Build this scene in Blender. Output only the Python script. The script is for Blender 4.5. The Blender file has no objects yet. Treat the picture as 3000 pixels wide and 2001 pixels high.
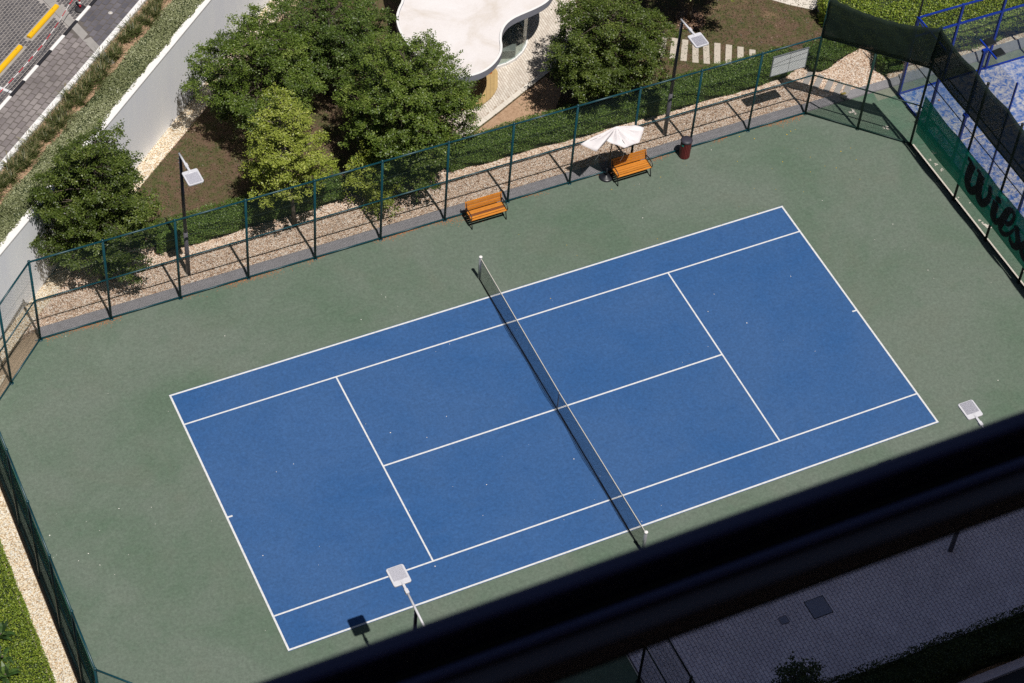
import bpy, math, random
import numpy as np
from mathutils import Vector, Matrix

random.seed(7)
RNG = np.random.default_rng(7)
PI = math.pi
SC = bpy.context.scene
COL = SC.collection

# ------------------------------------------------------------------ camera, sky, sun, exposure
CAM = Vector((-25.18614, -41.74885, 60.63458))
RX = Vector((0.90489058, -0.42131382, 0.0605616))
RY = Vector((-0.28676287, -0.70858117, -0.64473234))
RZ = Vector((0.31454746, 0.5660454, -0.76200558))
cam = bpy.data.cameras.new('camera')
cam.sensor_width = 36.0
cam.lens = 6710.8154 / 3000.0 * 36.0
cam.clip_start = 0.1
cam.clip_end = 2000
cam.dof.use_dof = True
cam.dof.focus_distance = 78.0
cam.dof.aperture_fstop = 10.5
camo = bpy.data.objects.new('camera', cam)
COL.objects.link(camo)
camo.matrix_world = Matrix(((RX.x, -RY.x, -RZ.x, CAM.x), (RX.y, -RY.y, -RZ.y, CAM.y), (RX.z, -RY.z, -RZ.z, CAM.z), (0, 0, 0, 1)))
SC.camera = camo

SUN_EL = math.radians(67.6)
SUN_AZ = math.radians(-86.5)          # direction towards the sun, from +x
world = bpy.data.worlds.new('World')
SC.world = world
world.use_nodes = True
wn = world.node_tree.nodes
wl = world.node_tree.links
for n in list(wn):
    wn.remove(n)
wo = wn.new('ShaderNodeOutputWorld')
wb = wn.new('ShaderNodeBackground')
ws = wn.new('ShaderNodeTexSky')
ws.sky_type = 'NISHITA'
ws.sun_disc = False
ws.sun_elevation = SUN_EL
ws.sun_rotation = math.radians(176.5)
ws.air_density = 1.0
ws.dust_density = 1.2
ws.altitude = 30
wb.inputs['Strength'].default_value = 0.040
wl.new(ws.outputs[0], wb.inputs['Color'])
wl.new(wb.outputs[0], wo.inputs['Surface'])
sd = bpy.data.lights.new('sun', 'SUN')
sd.energy = 5.0
sd.angle = math.radians(0.53)
sd.color = (1.0, 0.955, 0.90)
so = bpy.data.objects.new('sun', sd)
COL.objects.link(so)
to_sun = Vector((math.cos(SUN_EL) * math.cos(SUN_AZ), math.cos(SUN_EL) * math.sin(SUN_AZ), math.sin(SUN_EL)))
so.rotation_mode = 'QUATERNION'
so.rotation_quaternion = (-to_sun).to_track_quat('-Z', 'Y')
so.location = (0, -60, 120)
SC.view_settings.view_transform = 'Standard'
SC.view_settings.look = 'None'
SC.view_settings.exposure = 0.0
SC.view_settings.gamma = 1.0
SC.view_settings.use_curve_mapping = False
SC.cycles.max_bounces = 8
SC.cycles.transparent_max_bounces = 24
SC.cycles.use_denoising = False
SC.cycles.sample_clamp_indirect = 3.0
SC.cycles.adaptive_threshold = 0.006

# ------------------------------------------------------------------ materials
ALB = 0.79       # photograph values of sunlit surfaces -> reflectance under this sun
def srgb(r, g, b, k=1.0):
    k = k * ALB
    def f(c):
        c = c / 255.0
        return (c / 12.92 if c <= 0.04045 else ((c + 0.055) / 1.055) ** 2.4) * k
    return (f(r), f(g), f(b), 1.0)

class NT:
    """small node-tree helper"""
    def __init__(self, name):
        self.m = bpy.data.materials.new(name)
        self.m.use_nodes = True
        self.t = self.m.node_tree
        self.n = self.t.nodes
        self.l = self.t.links
        self.p = self.n['Principled BSDF']
        self.tc = self.n.new('ShaderNodeTexCoord')
    def link(self, a, b):
        self.l.new(a, b)
    def noise(self, scale, detail=5, rough=0.6, vec=None, dist=0.0):
        x = self.n.new('ShaderNodeTexNoise')
        x.inputs['Scale'].default_value = scale
        x.inputs['Detail'].default_value = detail
        x.inputs['Roughness'].default_value = rough
        x.inputs['Distortion'].default_value = dist
        self.link(vec or self.tc.outputs['Object'], x.inputs['Vector'])
        return x.outputs['Fac']
    def voro(self, scale, feature='F1', vec=None, out='Distance', rnd=1.0):
        x = self.n.new('ShaderNodeTexVoronoi')
        x.feature = feature
        x.inputs['Scale'].default_value = scale
        x.inputs['Randomness'].default_value = rnd
        self.link(vec or self.tc.outputs['Object'], x.inputs['Vector'])
        return x.outputs[out]
    def mapped(self, scale=(1, 1, 1), rot=(0, 0, 0)):
        x = self.n.new('ShaderNodeMapping')
        x.inputs['Scale'].default_value = scale
        x.inputs['Rotation'].default_value = rot
        self.link(self.tc.outputs['Object'], x.inputs['Vector'])
        return x.outputs[0]
    def ramp(self, fac, stops):
        x = self.n.new('ShaderNodeValToRGB')
        e = x.color_ramp.elements
        while len(e) < len(stops):
            e.new(0.5)
        for el, (pos, c) in zip(e, stops):
            el.position = pos
            el.color = c if hasattr(c, '__len__') else (c, c, c, 1)
        self.link(fac, x.inputs[0])
        return x.outputs[0]
    def mix(self, fac, a, b, mode='MIX'):
        x = self.n.new('ShaderNodeMix')
        x.data_type = 'RGBA'
        x.blend_type = mode
        for inp, v in ((x.inputs[0], fac), (x.inputs[6], a), (x.inputs[7], b)):
            if hasattr(v, 'links') or isinstance(v, bpy.types.NodeSocket):
                self.link(v, inp)
            elif hasattr(v, '__len__'):
                inp.default_value = v
            else:
                inp.default_value = v
        return x.outputs[2]
    def attr(self, name):
        x = self.n.new('ShaderNodeAttribute')
        x.attribute_name = name
        return x.outputs['Fac']
    def objrand(self):
        return self.n.new('ShaderNodeObjectInfo').outputs['Random']
    def math(self, op, a, b=0.5):
        x = self.n.new('ShaderNodeMath')
        x.operation = op
        for i, v in enumerate((a, b)):
            if isinstance(v, bpy.types.NodeSocket):
                self.link(v, x.inputs[i])
            else:
                x.inputs[i].default_value = v
        return x.outputs[0]
    def bump(self, height, strength=0.3, dist=0.02):
        x = self.n.new('ShaderNodeBump')
        x.inputs['Strength'].default_value = strength
        x.inputs['Distance'].default_value = dist
        self.link(height, x.inputs['Height'])
        self.link(x.outputs[0], self.p.inputs['Normal'])
    def col(self, c):
        if isinstance(c, bpy.types.NodeSocket):
            self.link(c, self.p.inputs['Base Color'])
        else:
            self.p.inputs['Base Color'].default_value = c
    def set(self, rough=0.7, metal=0.0, spec=0.4):
        self.p.inputs['Roughness'].default_value = rough
        self.p.inputs['Metallic'].default_value = metal
        self.p.inputs['Specular IOR Level'].default_value = spec
        return self.m

MAT = {}
def simple(name, c, var=0.12, scale=6.0, rough=0.6, metal=0.0, spec=0.4, bump=0.0, bscale=80, rand=0.0):
    t = NT(name)
    d = tuple(x * (1 - var) for x in c[:3]) + (1,)
    u = tuple(min(1, x * (1 + var)) for x in c[:3]) + (1,)
    f = t.noise(scale, 6, 0.65)
    cc = t.ramp(f, [(0.3, d), (0.7, u)])
    if rand:
        g = t.ramp(t.objrand(), [(0, 1 - rand), (1, 1 + rand)])
        cc = t.mix(1.0, cc, g, 'MULTIPLY')
    t.col(cc)
    if bump:
        t.bump(t.noise(bscale, 4), bump, 0.01)
    MAT[name] = t.set(rough, metal, spec)
    return MAT[name]

def court_mat(name, base, worn, deep, tint):
    t = NT(name)
    big = t.noise(0.22, 6, 0.62, dist=0.4)
    med = t.noise(1.3, 7, 0.7)
    streak = t.noise(1.0, 6, 0.65, vec=t.mapped((0.55, 2.4, 1), (0, 0, 0.35)))
    fine = t.noise(30, 4, 0.7)
    c = t.mix(t.ramp(big, [(0.36, 0.0), (0.60, 1.0)]), base, worn)
    c = t.mix(t.ramp(streak, [(0.50, 0.0), (0.78, 0.55)]), c, worn)
    c = t.mix(t.ramp(med, [(0.55, 0.0), (0.80, 0.55)]), c, deep)
    c = t.mix(t.ramp(t.noise(0.45, 5, 0.6, dist=1.0), [(0.52, 0.0), (0.75, 0.35)]), c, tint)
    c = t.mix(1.0, c, t.ramp(fine, [(0.3, 0.86), (0.7, 1.13)]), 'MULTIPLY')
    pale = tuple(min(1, x * 1.16) for x in worn[:3]) + (1,)
    c = t.mix(t.ramp(t.noise(0.16, 7, 0.7, vec=t.mapped((1, 1, 1), (0, 0, 1.1)), dist=1.4), [(0.54, 0.0), (0.72, 0.6)]), c, pale)
    scuff = t.ramp(t.noise(1.6, 4, 0.6, vec=t.mapped((9.0, 1.1, 1), (0, 0, 0.9)), dist=0.5), [(0.70, 0.0), (0.78, 0.30)])
    c = t.mix(scuff, c, deep)
    c = t.mix(1.0, c, t.ramp(t.noise(5.5, 6, 0.8), [(0.3, 0.86), (0.7, 1.12)]), 'MULTIPLY')
    c = t.mix(1.0, c, t.ramp(t.noise(10, 4, 0.7), [(0.35, 0.87), (0.65, 1.12)]), 'MULTIPLY')
    t.col(c)
    t.bump(t.noise(160, 3), 0.25, 0.004)
    MAT[name] = t.set(0.78, 0, 0.3)
court_mat('court_green', srgb(98, 118, 100, .87), srgb(114, 126, 114, .87), srgb(86, 112, 92, .87), srgb(114, 120, 106, .87))
court_mat('court_blue', srgb(48, 96, 154, .85), srgb(61, 102, 156, .85), srgb(38, 86, 146, .85), srgb(58, 98, 148, .85))
court_mat('apron_green', srgb(84, 122, 100, .87), srgb(112, 130, 112, .87), srgb(70, 108, 88, .87), srgb(120, 124, 112, .87))

def line_mat():
    t = NT('line_paint')
    c = t.ramp(t.noise(9, 6, 0.7), [(0.30, srgb(196, 200, 204)), (0.55, srgb(228, 228, 228))])
    t.col(c)
    MAT['line_paint'] = t.set(0.7, 0, 0.3)
line_mat()

def gravel_mat(name, stops, dark=(0.10, 0.07, 0.05, 1)):
    t = NT(name)
    cellc = t.voro(25, out='Color')
    sep = t.n.new('ShaderNodeSeparateColor')
    t.link(cellc, sep.inputs[0])
    c = t.ramp(sep.outputs[0], stops)
    d = t.voro(25)
    gap = t.ramp(d, [(0.38, 1.0), (0.78, 0.55)])
    c = t.mix(1.0, c, gap, 'MULTIPLY')
    leaf = t.ramp(t.noise(26, 3, 0.8), [(0.70, 0.0), (0.73, 0.6)])
    c = t.mix(leaf, c, dark)
    c = t.mix(1.0, c, t.ramp(t.noise(0.9, 5), [(0.3, 0.86), (0.7, 1.08)]), 'MULTIPLY')
    t.col(c)
    inv = t.math('SUBTRACT', 1.0, d)
    t.bump(inv, 0.7, 0.03)
    MAT[name] = t.set(0.85, 0, 0.2)
gravel_mat('gravel', [(0.0, srgb(148, 112, 90, 1.05)), (0.22, srgb(218, 186, 158, 1.05)), (0.6, srgb(242, 214, 190, 1.05)), (1.0, srgb(255, 244, 230, 1.12))])
gravel_mat('gravel_pale', [(0.0, srgb(190, 158, 120)), (0.25, srgb(238, 214, 178)), (0.6, srgb(250, 236, 210)), (1.0, srgb(255, 250, 238))], (0.35, 0.24, 0.14, 1))

def lawn_mat():
    t = NT('lawn')
    a = t.noise(0.35, 7, 0.62, dist=0.6)
    b = t.noise(2.6, 7, 0.72)
    f = t.noise(38, 4, 0.75)
    grass = t.ramp(f, [(0.25, srgb(44, 50, 28)), (0.5, srgb(88, 90, 56)), (0.8, srgb(124, 118, 82))])
    dry = t.ramp(t.noise(33, 5, 0.8), [(0.2, srgb(60, 47, 37)), (0.5, srgb(110, 90, 74)), (0.8, srgb(150, 126, 106))])
    soil = t.ramp(t.noise(20, 6, 0.8), [(0.2, srgb(112, 88, 70)), (0.8, srgb(172, 142, 116))])
    c = t.mix(t.ramp(b, [(0.40, 0.0), (0.58, 1.0)]), grass, dry)
    c = t.mix(t.ramp(a, [(0.60, 0.0), (0.68, 0.7)]), c, soil)
    c = t.mix(t.ramp(t.noise(55, 2), [(0.70, 0.0), (0.73, 0.5)]), c, srgb(190, 170, 130))
    t.col(c)
    t.bump(f, 0.8, 0.04)
    MAT['lawn'] = t.set(0.95, 0, 0.1)
lawn_mat()

def soil_mat():
    t = NT('soil')
    c = t.ramp(t.noise(9, 8, 0.75), [(0.25, srgb(140, 112, 88)), (0.5, srgb(186, 154, 126)), (0.75, srgb(208, 178, 150))])
    c = t.mix(t.ramp(t.noise(34, 3), [(0.62, 0), (0.68, .6)]), c, srgb(92, 70, 50))
    t.col(c)
    t.bump(t.noise(25, 6, .8), 0.7, 0.05)
    MAT['soil'] = t.set(0.95, 0, 0.1)
soil_mat()

def paver_mat(name, c1, c2, joint=None, stain=0.8, fine=60):
    t = NT(name)
    tone = t.math('ADD', t.attr('tone'), t.objrand())
    tone = t.math('FRACT', tone)
    c = t.ramp(tone, [(0.0, c1), (1.0, c2)])
    c = t.mix(1.0, c, t.ramp(t.noise(0.6, 7, 0.7, vec=t.n.new('ShaderNodeNewGeometry').outputs['Position']), [(0.35, stain), (0.62, 1.06)]), 'MULTIPLY')
    c = t.mix(1.0, c, t.ramp(t.noise(fine, 4, .7), [(0.3, 0.9), (0.7, 1.08)]), 'MULTIPLY')
    t.col(c)
    t.bump(t.noise(fine * 1.5, 3), 0.2, 0.005)
    MAT[name] = t.set(0.85, 0, 0.25)
paver_mat('plaza_paver', srgb(214, 203, 190, .95), srgb(234, 226, 214, .95), stain=.86)
paver_mat('shade_paver', srgb(238, 224, 238), srgb(252, 238, 250), stain=.88)
paver_mat('walk_paver_warm', srgb(138, 130, 130, .92), srgb(162, 154, 152, .92), stain=.72)
paver_mat('walk_paver_dark', srgb(98, 96, 104, .92), srgb(124, 120, 126, .92), stain=.72)
paver_mat('park_paver', srgb(92, 90, 94, .92), srgb(118, 114, 114, .92), stain=.72)
simple('plaza_joint', srgb(176, 162, 146), .2, 20, .95)
simple('grey_joint', srgb(168, 162, 158), .2, 30, .95)
simple('dark_joint', srgb(104, 98, 94), .25, 14, .95)
simple('shade_joint', srgb(104, 96, 108), .2, 20, .95)
simple('concrete', srgb(160, 156, 152), .10, 3, .85, bump=.15)
simple('concrete_pale', srgb(222, 214, 202), .07, 4, .85, bump=.15)
simple('kerb_grey', srgb(140, 138, 142), .12, 5, .85, bump=.2)
simple('white_paint', srgb(240, 238, 236), .05, 6, .7, bump=.1)
simple('board_white', srgb(255, 255, 255, 1.14), .04, 6, .7)
simple('shade_inlay', srgb(150, 150, 172), .12, 8, .8)
simple('black_paint', srgb(34, 34, 40), .25, 10, .7)
def stucco():
    t = NT('white_wall')
    v = t.noise(0.8, 6, .7, vec=t.mapped((1, 1, .18)))
    c = t.ramp(v, [(0.3, srgb(240, 242, 250, 1.14)), (0.65, srgb(252, 253, 255, 1.14))])
    t.col(c)
    t.bump(t.noise(40, 5), .1, .01)
    MAT['white_wall'] = t.set(.85, 0, .25)
stucco()
def roof_mat():
    t = NT('roof_membrane')
    a = t.noise(0.45, 6, .65, dist=.5)
    c = t.ramp(a, [(0.34, srgb(222, 212, 202, .92)), (0.52, srgb(238, 232, 230, .93)), (.75, srgb(244, 240, 240, .94))])
    c = t.mix(1.0, c, t.ramp(t.noise(14, 6, .8), [(0.25, .93), (.6, 1.02)]), 'MULTIPLY')
    t.col(c)
    t.bump(t.noise(1.2, 3), .12, .05)
    MAT['roof_membrane'] = t.set(.75, 0, .25)
roof_mat()
simple('fascia', srgb(150, 152, 164), .08, 4, .5)
simple('fence_green', srgb(10, 66, 76), .16, 12, .42, spec=.5)
simple('fence_wire', srgb(48, 70, 66), .15, 4, .6)
simple('fence_dark', srgb(18, 50, 44), .2, 8, .5)
simple('fence_black', srgb(20, 26, 26), .2, 8, .5)
simple('galv_wire', srgb(120, 124, 124), .15, 4, .5, .4)
simple('padel_blue', srgb(14, 50, 150), .12, 9, .35, spec=.5)
simple('pole_dark', srgb(44, 46, 58), .12, 7, .42, spec=.5)
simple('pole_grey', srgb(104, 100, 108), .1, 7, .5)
simple('lamp_white', srgb(214, 214, 220), .05, 12, .45)
simple('lamp_fin', srgb(196, 196, 206), .06, 20, .55)
simple('iron_dark', srgb(30, 32, 38), .2, 14, .38, spec=.55)
simple('galvanised', srgb(176, 178, 184), .08, 20, .4, .5)
simple('net_cord', srgb(30, 34, 40), .2, 8, .8)
simple('net_band', srgb(205, 200, 190), .08, 10, .8)
simple('bin_lid', srgb(58, 56, 66), .15, 15, .5)
simple('tape_red', srgb(196, 44, 60), .1, 8, .5)
simple('tape_white', srgb(232, 226, 226), .05, 8, .5)
simple('olive_paint', srgb(140, 124, 60), .1, 12, .6)
simple('ball_orange', srgb(226, 150, 70), .1, 30, .7)
simple('stop_yellow', srgb(244, 190, 24), .05, 12, .5)
simple('rubber', srgb(52, 50, 54), .2, 12, .7)
simple('manhole', srgb(196, 192, 190), .1, 18, .6)
simple('trunk_bark', srgb(92, 82, 72), .3, 14, .95, bump=.6, bscale=30)
simple('twig_grey', srgb(128, 116, 110), .2, 14, .95)
simple('hedge_core', srgb(44, 56, 28), .3, 14, .95)
simple('padel_edge', srgb(128, 134, 118), .12, 3, .85)
simple('sand_line', srgb(196, 184, 170), .1, 20, .9)
simple('stone_slab', srgb(196, 186, 172), .10, 5, .85, bump=.15)
simple('facade', srgb(120, 118, 122), .05, 2, .6)
simple('facade_tray', srgb(92, 84, 92), .06, 3, .6)
simple('facade_dark', srgb(16, 15, 19), .1, 6, .45)
simple('facade_navy', srgb(72, 72, 110), .1, 6, .35)
simple('interior_dark', srgb(70, 66, 62), .1, 3, .8)
simple('column_wood', srgb(186, 104, 44), .15, 12, .6)
simple('bag_teal', srgb(40, 150, 130), .2, 12, .5)
simple('litter', srgb(176, 118, 78), .3, 40, .95)
simple('speck_white', srgb(236, 232, 224), .08, 40, .9)
simple('speck_yellow', srgb(200, 170, 40), .2, 40, .9)
simple('asphalt', srgb(62, 62, 68), .2, 30, .9)
simple('ground_sand', srgb(170, 150, 126), .15, .5, .95)
simple('mulch', srgb(120, 92, 76), .45, 40, .95, bump=.6)

def wood_mat(name, c1, c2, c3):
    t = NT(name)
    g = t.noise(3.0, 6, .7, vec=t.mapped((2.0, 26, 26)))
    c = t.ramp(g, [(0.28, c1), (0.5, c2), (0.75, c3)])
    kn = t.ramp(t.noise(7, 3, .6, vec=t.mapped((1, 5, 5))), [(0.66, 0), (.72, .7)])
    c = t.mix(kn, c, tuple(x * .35 for x in c1[:3]) + (1,))
    c = t.mix(1.0, c, t.ramp(t.objrand(), [(0, .82), (1, 1.12)]), 'MULTIPLY')
    t.col(c)
    t.bump(g, .2, .004)
    MAT[name] = t.set(.5, 0, .4)
wood_mat('bench_wood', srgb(176, 96, 24), srgb(206, 130, 42), srgb(222, 152, 66))
wood_mat('bench_wood_dark', srgb(96, 56, 34), srgb(128, 74, 42), srgb(170, 100, 44))
wood_mat('deck_wood', srgb(166, 138, 90), srgb(188, 160, 110), srgb(202, 176, 128))
wood_mat('bin_wood', srgb(92, 34, 34), srgb(116, 46, 46), srgb(138, 62, 60))

def leaf_mat(name, dark, mid, light, trans=0.20):
    t = NT(name)
    tone = t.attr('tone')
    c = t.ramp(tone, [(0.0, dark), (0.55, mid), (1.0, light)])
    t.col(c)
    t.p.inputs['Roughness'].default_value = .42
    t.p.inputs['Specular IOR Level'].default_value = .32
    tr = t.n.new('ShaderNodeBsdfTranslucent')
    warm = t.mix(1.0, c, (1.15, 1.25, .55, 1), 'MULTIPLY')
    t.link(warm, tr.inputs['Color'])
    mx = t.n.new('ShaderNodeMixShader')
    mx.inputs[0].default_value = trans
    t.link(t.p.outputs[0], mx.inputs[1])
    t.link(tr.outputs[0], mx.inputs[2])
    t.link(mx.outputs[0], t.n['Material Output'].inputs['Surface'])
    MAT[name] = t.m
leaf_mat('leaf_olive', srgb(40, 53, 17), srgb(82, 100, 36), srgb(134, 146, 74))
leaf_mat('leaf_green', srgb(44, 60, 18), srgb(92, 114, 40), srgb(146, 160, 80))
leaf_mat('leaf_lime', srgb(92, 108, 32), srgb(152, 164, 66), srgb(200, 204, 112))
leaf_mat('leaf_dark', srgb(42, 58, 20), srgb(82, 104, 40), srgb(128, 144, 74))
leaf_mat('leaf_hedge', srgb(42, 62, 24), srgb(80, 106, 42), srgb(126, 148, 70), .12)
leaf_mat('leaf_bright', srgb(82, 104, 30), srgb(136, 158, 56), srgb(192, 196, 84), .25)
leaf_mat('leaf_succulent', srgb(92, 100, 62), srgb(144, 150, 108), srgb(184, 186, 150), .12)
leaf_mat('grass_blade', srgb(60, 72, 34), srgb(104, 112, 64), srgb(190, 176, 134), .2)
leaf_mat('leaf_big', srgb(36, 56, 28), srgb(62, 90, 42), srgb(98, 124, 58), .2)
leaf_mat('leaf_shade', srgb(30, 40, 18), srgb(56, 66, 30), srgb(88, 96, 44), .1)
leaf_mat('leaf_lawn', srgb(44, 60, 26), srgb(78, 96, 50), srgb(114, 124, 76), .1)
leaf_mat('leaf_thatch', srgb(54, 40, 30), srgb(116, 92, 74), srgb(170, 144, 120), .05)
leaf_mat('leaf_mulch', srgb(46, 34, 26), srgb(120, 92, 74), srgb(190, 160, 132), .05)

def veil_mat(name, c, alpha, weave=220):
    """woven shade cloth: threads with real gaps, seen as partial transparency"""
    t = NT(name)
    cc = t.ramp(t.noise(1.4, 6, .7, vec=t.mapped((1, 1, .3))), [(0.3, tuple(x * .75 for x in c[:3]) + (1,)), (0.7, tuple(x * 1.2 for x in c[:3]) + (1,))])
    t.col(cc)
    t.set(.8, 0, .2)
    tp = t.n.new('ShaderNodeBsdfTransparent')
    mx = t.n.new('ShaderNodeMixShader')
    a = t.ramp(t.noise(2.2, 4, .6), [(0.3, alpha - .015), (0.7, alpha + .015)])
    t.link(a, mx.inputs[0])
    t.link(tp.outputs[0], mx.inputs[1])
    t.link(t.p.outputs[0], mx.inputs[2])
    t.link(mx.outputs[0], t.n['Material Output'].inputs['Surface'])
    MAT[name] = t.m
veil_mat('shade_black', srgb(30, 44, 38), .82)
veil_mat('banner_green', srgb(24, 158, 130), .78)
veil_mat('banner_ink', srgb(26, 22, 32), .93)
veil_mat('padel_net', srgb(20, 24, 30), .25)

def glass_mat(name, tint, refl=.12):
    t = NT(name)
    tp = t.n.new('ShaderNodeBsdfTransparent')
    tp.inputs[0].default_value = tint
    gl = t.n.new('ShaderNodeBsdfGlossy')
    gl.inputs['Roughness'].default_value = .02
    lw0 = t.n.new('ShaderNodeLayerWeight')
    lw0.inputs[0].default_value = .5
    pw = t.n.new('ShaderNodeMath')
    pw.operation = 'POWER'
    pw.inputs[1].default_value = 4.0
    t.link(lw0.outputs['Facing'], pw.inputs[0])
    lw = t.n.new('ShaderNodeMath')
    lw.operation = 'MULTIPLY_ADD'
    lw.inputs[1].default_value = .6
    lw.inputs[2].default_value = .03
    t.link(pw.outputs[0], lw.inputs[0])
    mx = t.n.new('ShaderNodeMixShader')
    t.link(lw.outputs[0], mx.inputs[0])
    t.link(tp.outputs[0], mx.inputs[1])
    t.link(gl.outputs[0], mx.inputs[2])
    t.link(mx.outputs[0], t.n['Material Output'].inputs['Surface'])
    MAT[name] = t.m
glass_mat('glass', (.84, .89, .88, 1))
glass_mat('glass_clear', (.92, .95, .95, 1))

def canvas_mat():
    t = NT('canvas')
    c = t.ramp(t.noise(2.5, 5, .6), [(0.3, srgb(236, 230, 232)), (.7, srgb(252, 247, 248))])
    t.col(c)
    t.p.inputs['Roughness'].default_value = .85
    tr = t.n.new('ShaderNodeBsdfTranslucent')
    t.link(c, tr.inputs[0])
    mx = t.n.new('ShaderNodeMixShader')
    mx.inputs[0].default_value = .12
    t.link(t.p.outputs[0], mx.inputs[1])
    t.link(tr.outputs[0], mx.inputs[2])
    t.link(mx.outputs[0], t.n['Material Output'].inputs['Surface'])
    MAT['canvas'] = t.m
canvas_mat()

def turf_mat():
    t = NT('padel_turf')
    f = t.noise(5.5, 6, .75, dist=.6)
    sand = t.ramp(f, [(0.40, 0.0), (0.58, .9)])
    big = t.ramp(t.noise(.5, 4), [(0.30, .35), (.60, 1.0)])
    k = t.math('MULTIPLY', sand, big)
    b = t.ramp(t.noise(60, 3, .8), [(0.3, srgb(38, 80, 150)), (.7, srgb(64, 108, 178))])
    t.col(t.mix(k, b, srgb(190, 188, 186)))
    MAT['padel_turf'] = t.set(.95, 0, .1)
turf_mat()

# ------------------------------------------------------------------ mesh helpers
def link_obj(name, me, mat=None, parent=None, smooth=False):
    if mat is not None and not me.materials:
        me.materials.append(MAT[mat])
    if smooth:
        me.polygons.foreach_set('use_smooth', [True] * len(me.polygons))
    o = bpy.data.objects.new(name, me)
    COL.objects.link(o)
    if parent is not None:
        o.parent = parent
    return o

class MB:
    def __init__(self):
        self.v = []
        self.f = []
    def add(self, vs, fs):
        b = len(self.v)
        self.v += [tuple(x) for x in vs]
        self.f += [tuple(i + b for i in f) for f in fs]
        return self
    def box(self, x0, x1, y0, y1, z0, z1):
        vs = [(x0, y0, z0), (x1, y0, z0), (x1, y1, z0), (x0, y1, z0), (x0, y0, z1), (x1, y0, z1), (x1, y1, z1), (x0, y1, z1)]
        return self.add(vs, [(0, 3, 2, 1), (4, 5, 6, 7), (0, 1, 5, 4), (1, 2, 6, 5), (2, 3, 7, 6), (3, 0, 4, 7)])
    def obox(self, c, ux, uy, uz, hx, hy, hz):
        c, ux, uy, uz = Vector(c), Vector(ux), Vector(uy), Vector(uz)
        vs = [c + ux * hx * a + uy * hy * b + uz * hz * d for d in (-1, 1) for a, b in ((-1, -1), (1, -1), (1, 1), (-1, 1))]
        return self.add(vs, [(0, 3, 2, 1), (4, 5, 6, 7), (0, 1, 5, 4), (1, 2, 6, 5), (2, 3, 7, 6), (3, 0, 4, 7)])
    def prism(self, poly, z0, z1):
        n = len(poly)
        vs = [(p[0], p[1], z0) for p in poly] + [(p[0], p[1], z1) for p in poly]
        fs = [tuple(range(n - 1, -1, -1)), tuple(range(n, 2 * n))]
        fs += [(i, (i + 1) % n, n + (i + 1) % n, n + i) for i in range(n)]
        return self.add(vs, fs)
    def sheet(self, poly, z):
        return self.add([(p[0], p[1], z) for p in poly], [tuple(range(len(poly)))])
    def tube(self, pts, radii, n=8, caps=True):
        pts = [Vector(p) for p in pts]
        if not hasattr(radii, '__len__'):
            radii = [radii] * len(pts)
        b = len(self.v)
        for i, p in enumerate(pts):
            d = (pts[min(i + 1, len(pts) - 1)] - pts[max(i - 1, 0)])
            if d.length < 1e-9:
                d = Vector((0, 0, 1))
            d.normalize()
            a = Vector((0, 0, 1)) if abs(d.z) < .9 else Vector((1, 0, 0))
            x = d.cross(a).normalized()
            y = d.cross(x).normalized()
            for k in range(n):
                t = 2 * PI * k / n
                self.v.append(tuple(p + (x * math.cos(t) + y * math.sin(t)) * radii[i]))
        m = len(pts)
        for i in range(m - 1):
            for k in range(n):
                self.f.append((b + i * n + k, b + i * n + (k + 1) % n, b + (i + 1) * n + (k + 1) % n, b + (i + 1) * n + k))
        if caps:
            self.f.append(tuple(b + k for k in range(n - 1, -1, -1)))
            self.f.append(tuple(b + (m - 1) * n + k for k in range(n)))
        return self
    def lathe(self, prof, n=24, c=(0, 0, 0)):
        b = len(self.v)
        for r, z in prof:
            for k in range(n):
                t = 2 * PI * k / n
                self.v.append((c[0] + r * math.cos(t), c[1] + r * math.sin(t), c[2] + z))
        for i in range(len(prof) - 1):
            for k in range(n):
                self.f.append((b + i * n + k, b + i * n + (k + 1) % n, b + (i + 1) * n + (k + 1) % n, b + (i + 1) * n + k))
        self.f.append(tuple(b + k for k in range(n - 1, -1, -1)))
        self.f.append(tuple(b + (len(prof) - 1) * n + k for k in range(n)))
        return self
    def mesh(self, name):
        me = bpy.data.meshes.new(name)
        me.from_pydata(self.v, [], self.f)
        me.update()
        return me
    def build(self, name, mat, parent=None, smooth=False, bevel=0.0):
        o = link_obj(name, self.mesh(name), mat, parent, smooth)
        if bevel:
            m = o.modifiers.new('bevel', 'BEVEL')
            m.width = bevel
            m.segments = 2
            m.limit_method = 'ANGLE'
        return o

def tag(o, label=None, cat=None, group=None, kind=None):
    if label:
        o['label'] = label
    if cat:
        o['category'] = cat
    if group:
        o['group'] = group
    if kind:
        o['kind'] = kind
    return o

def empty(name, loc=(0, 0, 0), rz=0.0):
    o = bpy.data.objects.new(name, None)
    o.empty_display_size = .1
    COL.objects.link(o)
    o.location = loc
    o.rotation_euler = (0, 0, rz)
    return o

def place(o, loc=(0, 0, 0), rz=0.0):
    o.location = loc
    o.rotation_euler = (0, 0, rz)
    return o

def copy_tree(o, parent=None):
    c = o.copy()
    COL.objects.link(c)
    c.parent = parent
    for ch in list(o.children):
        copy_tree(ch, c)
    return c

def structure(name, mb, mat, parent=None):
    o = mb.build(name, mat, parent)
    if parent is None:
        o['kind'] = 'structure'
    return o

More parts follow.
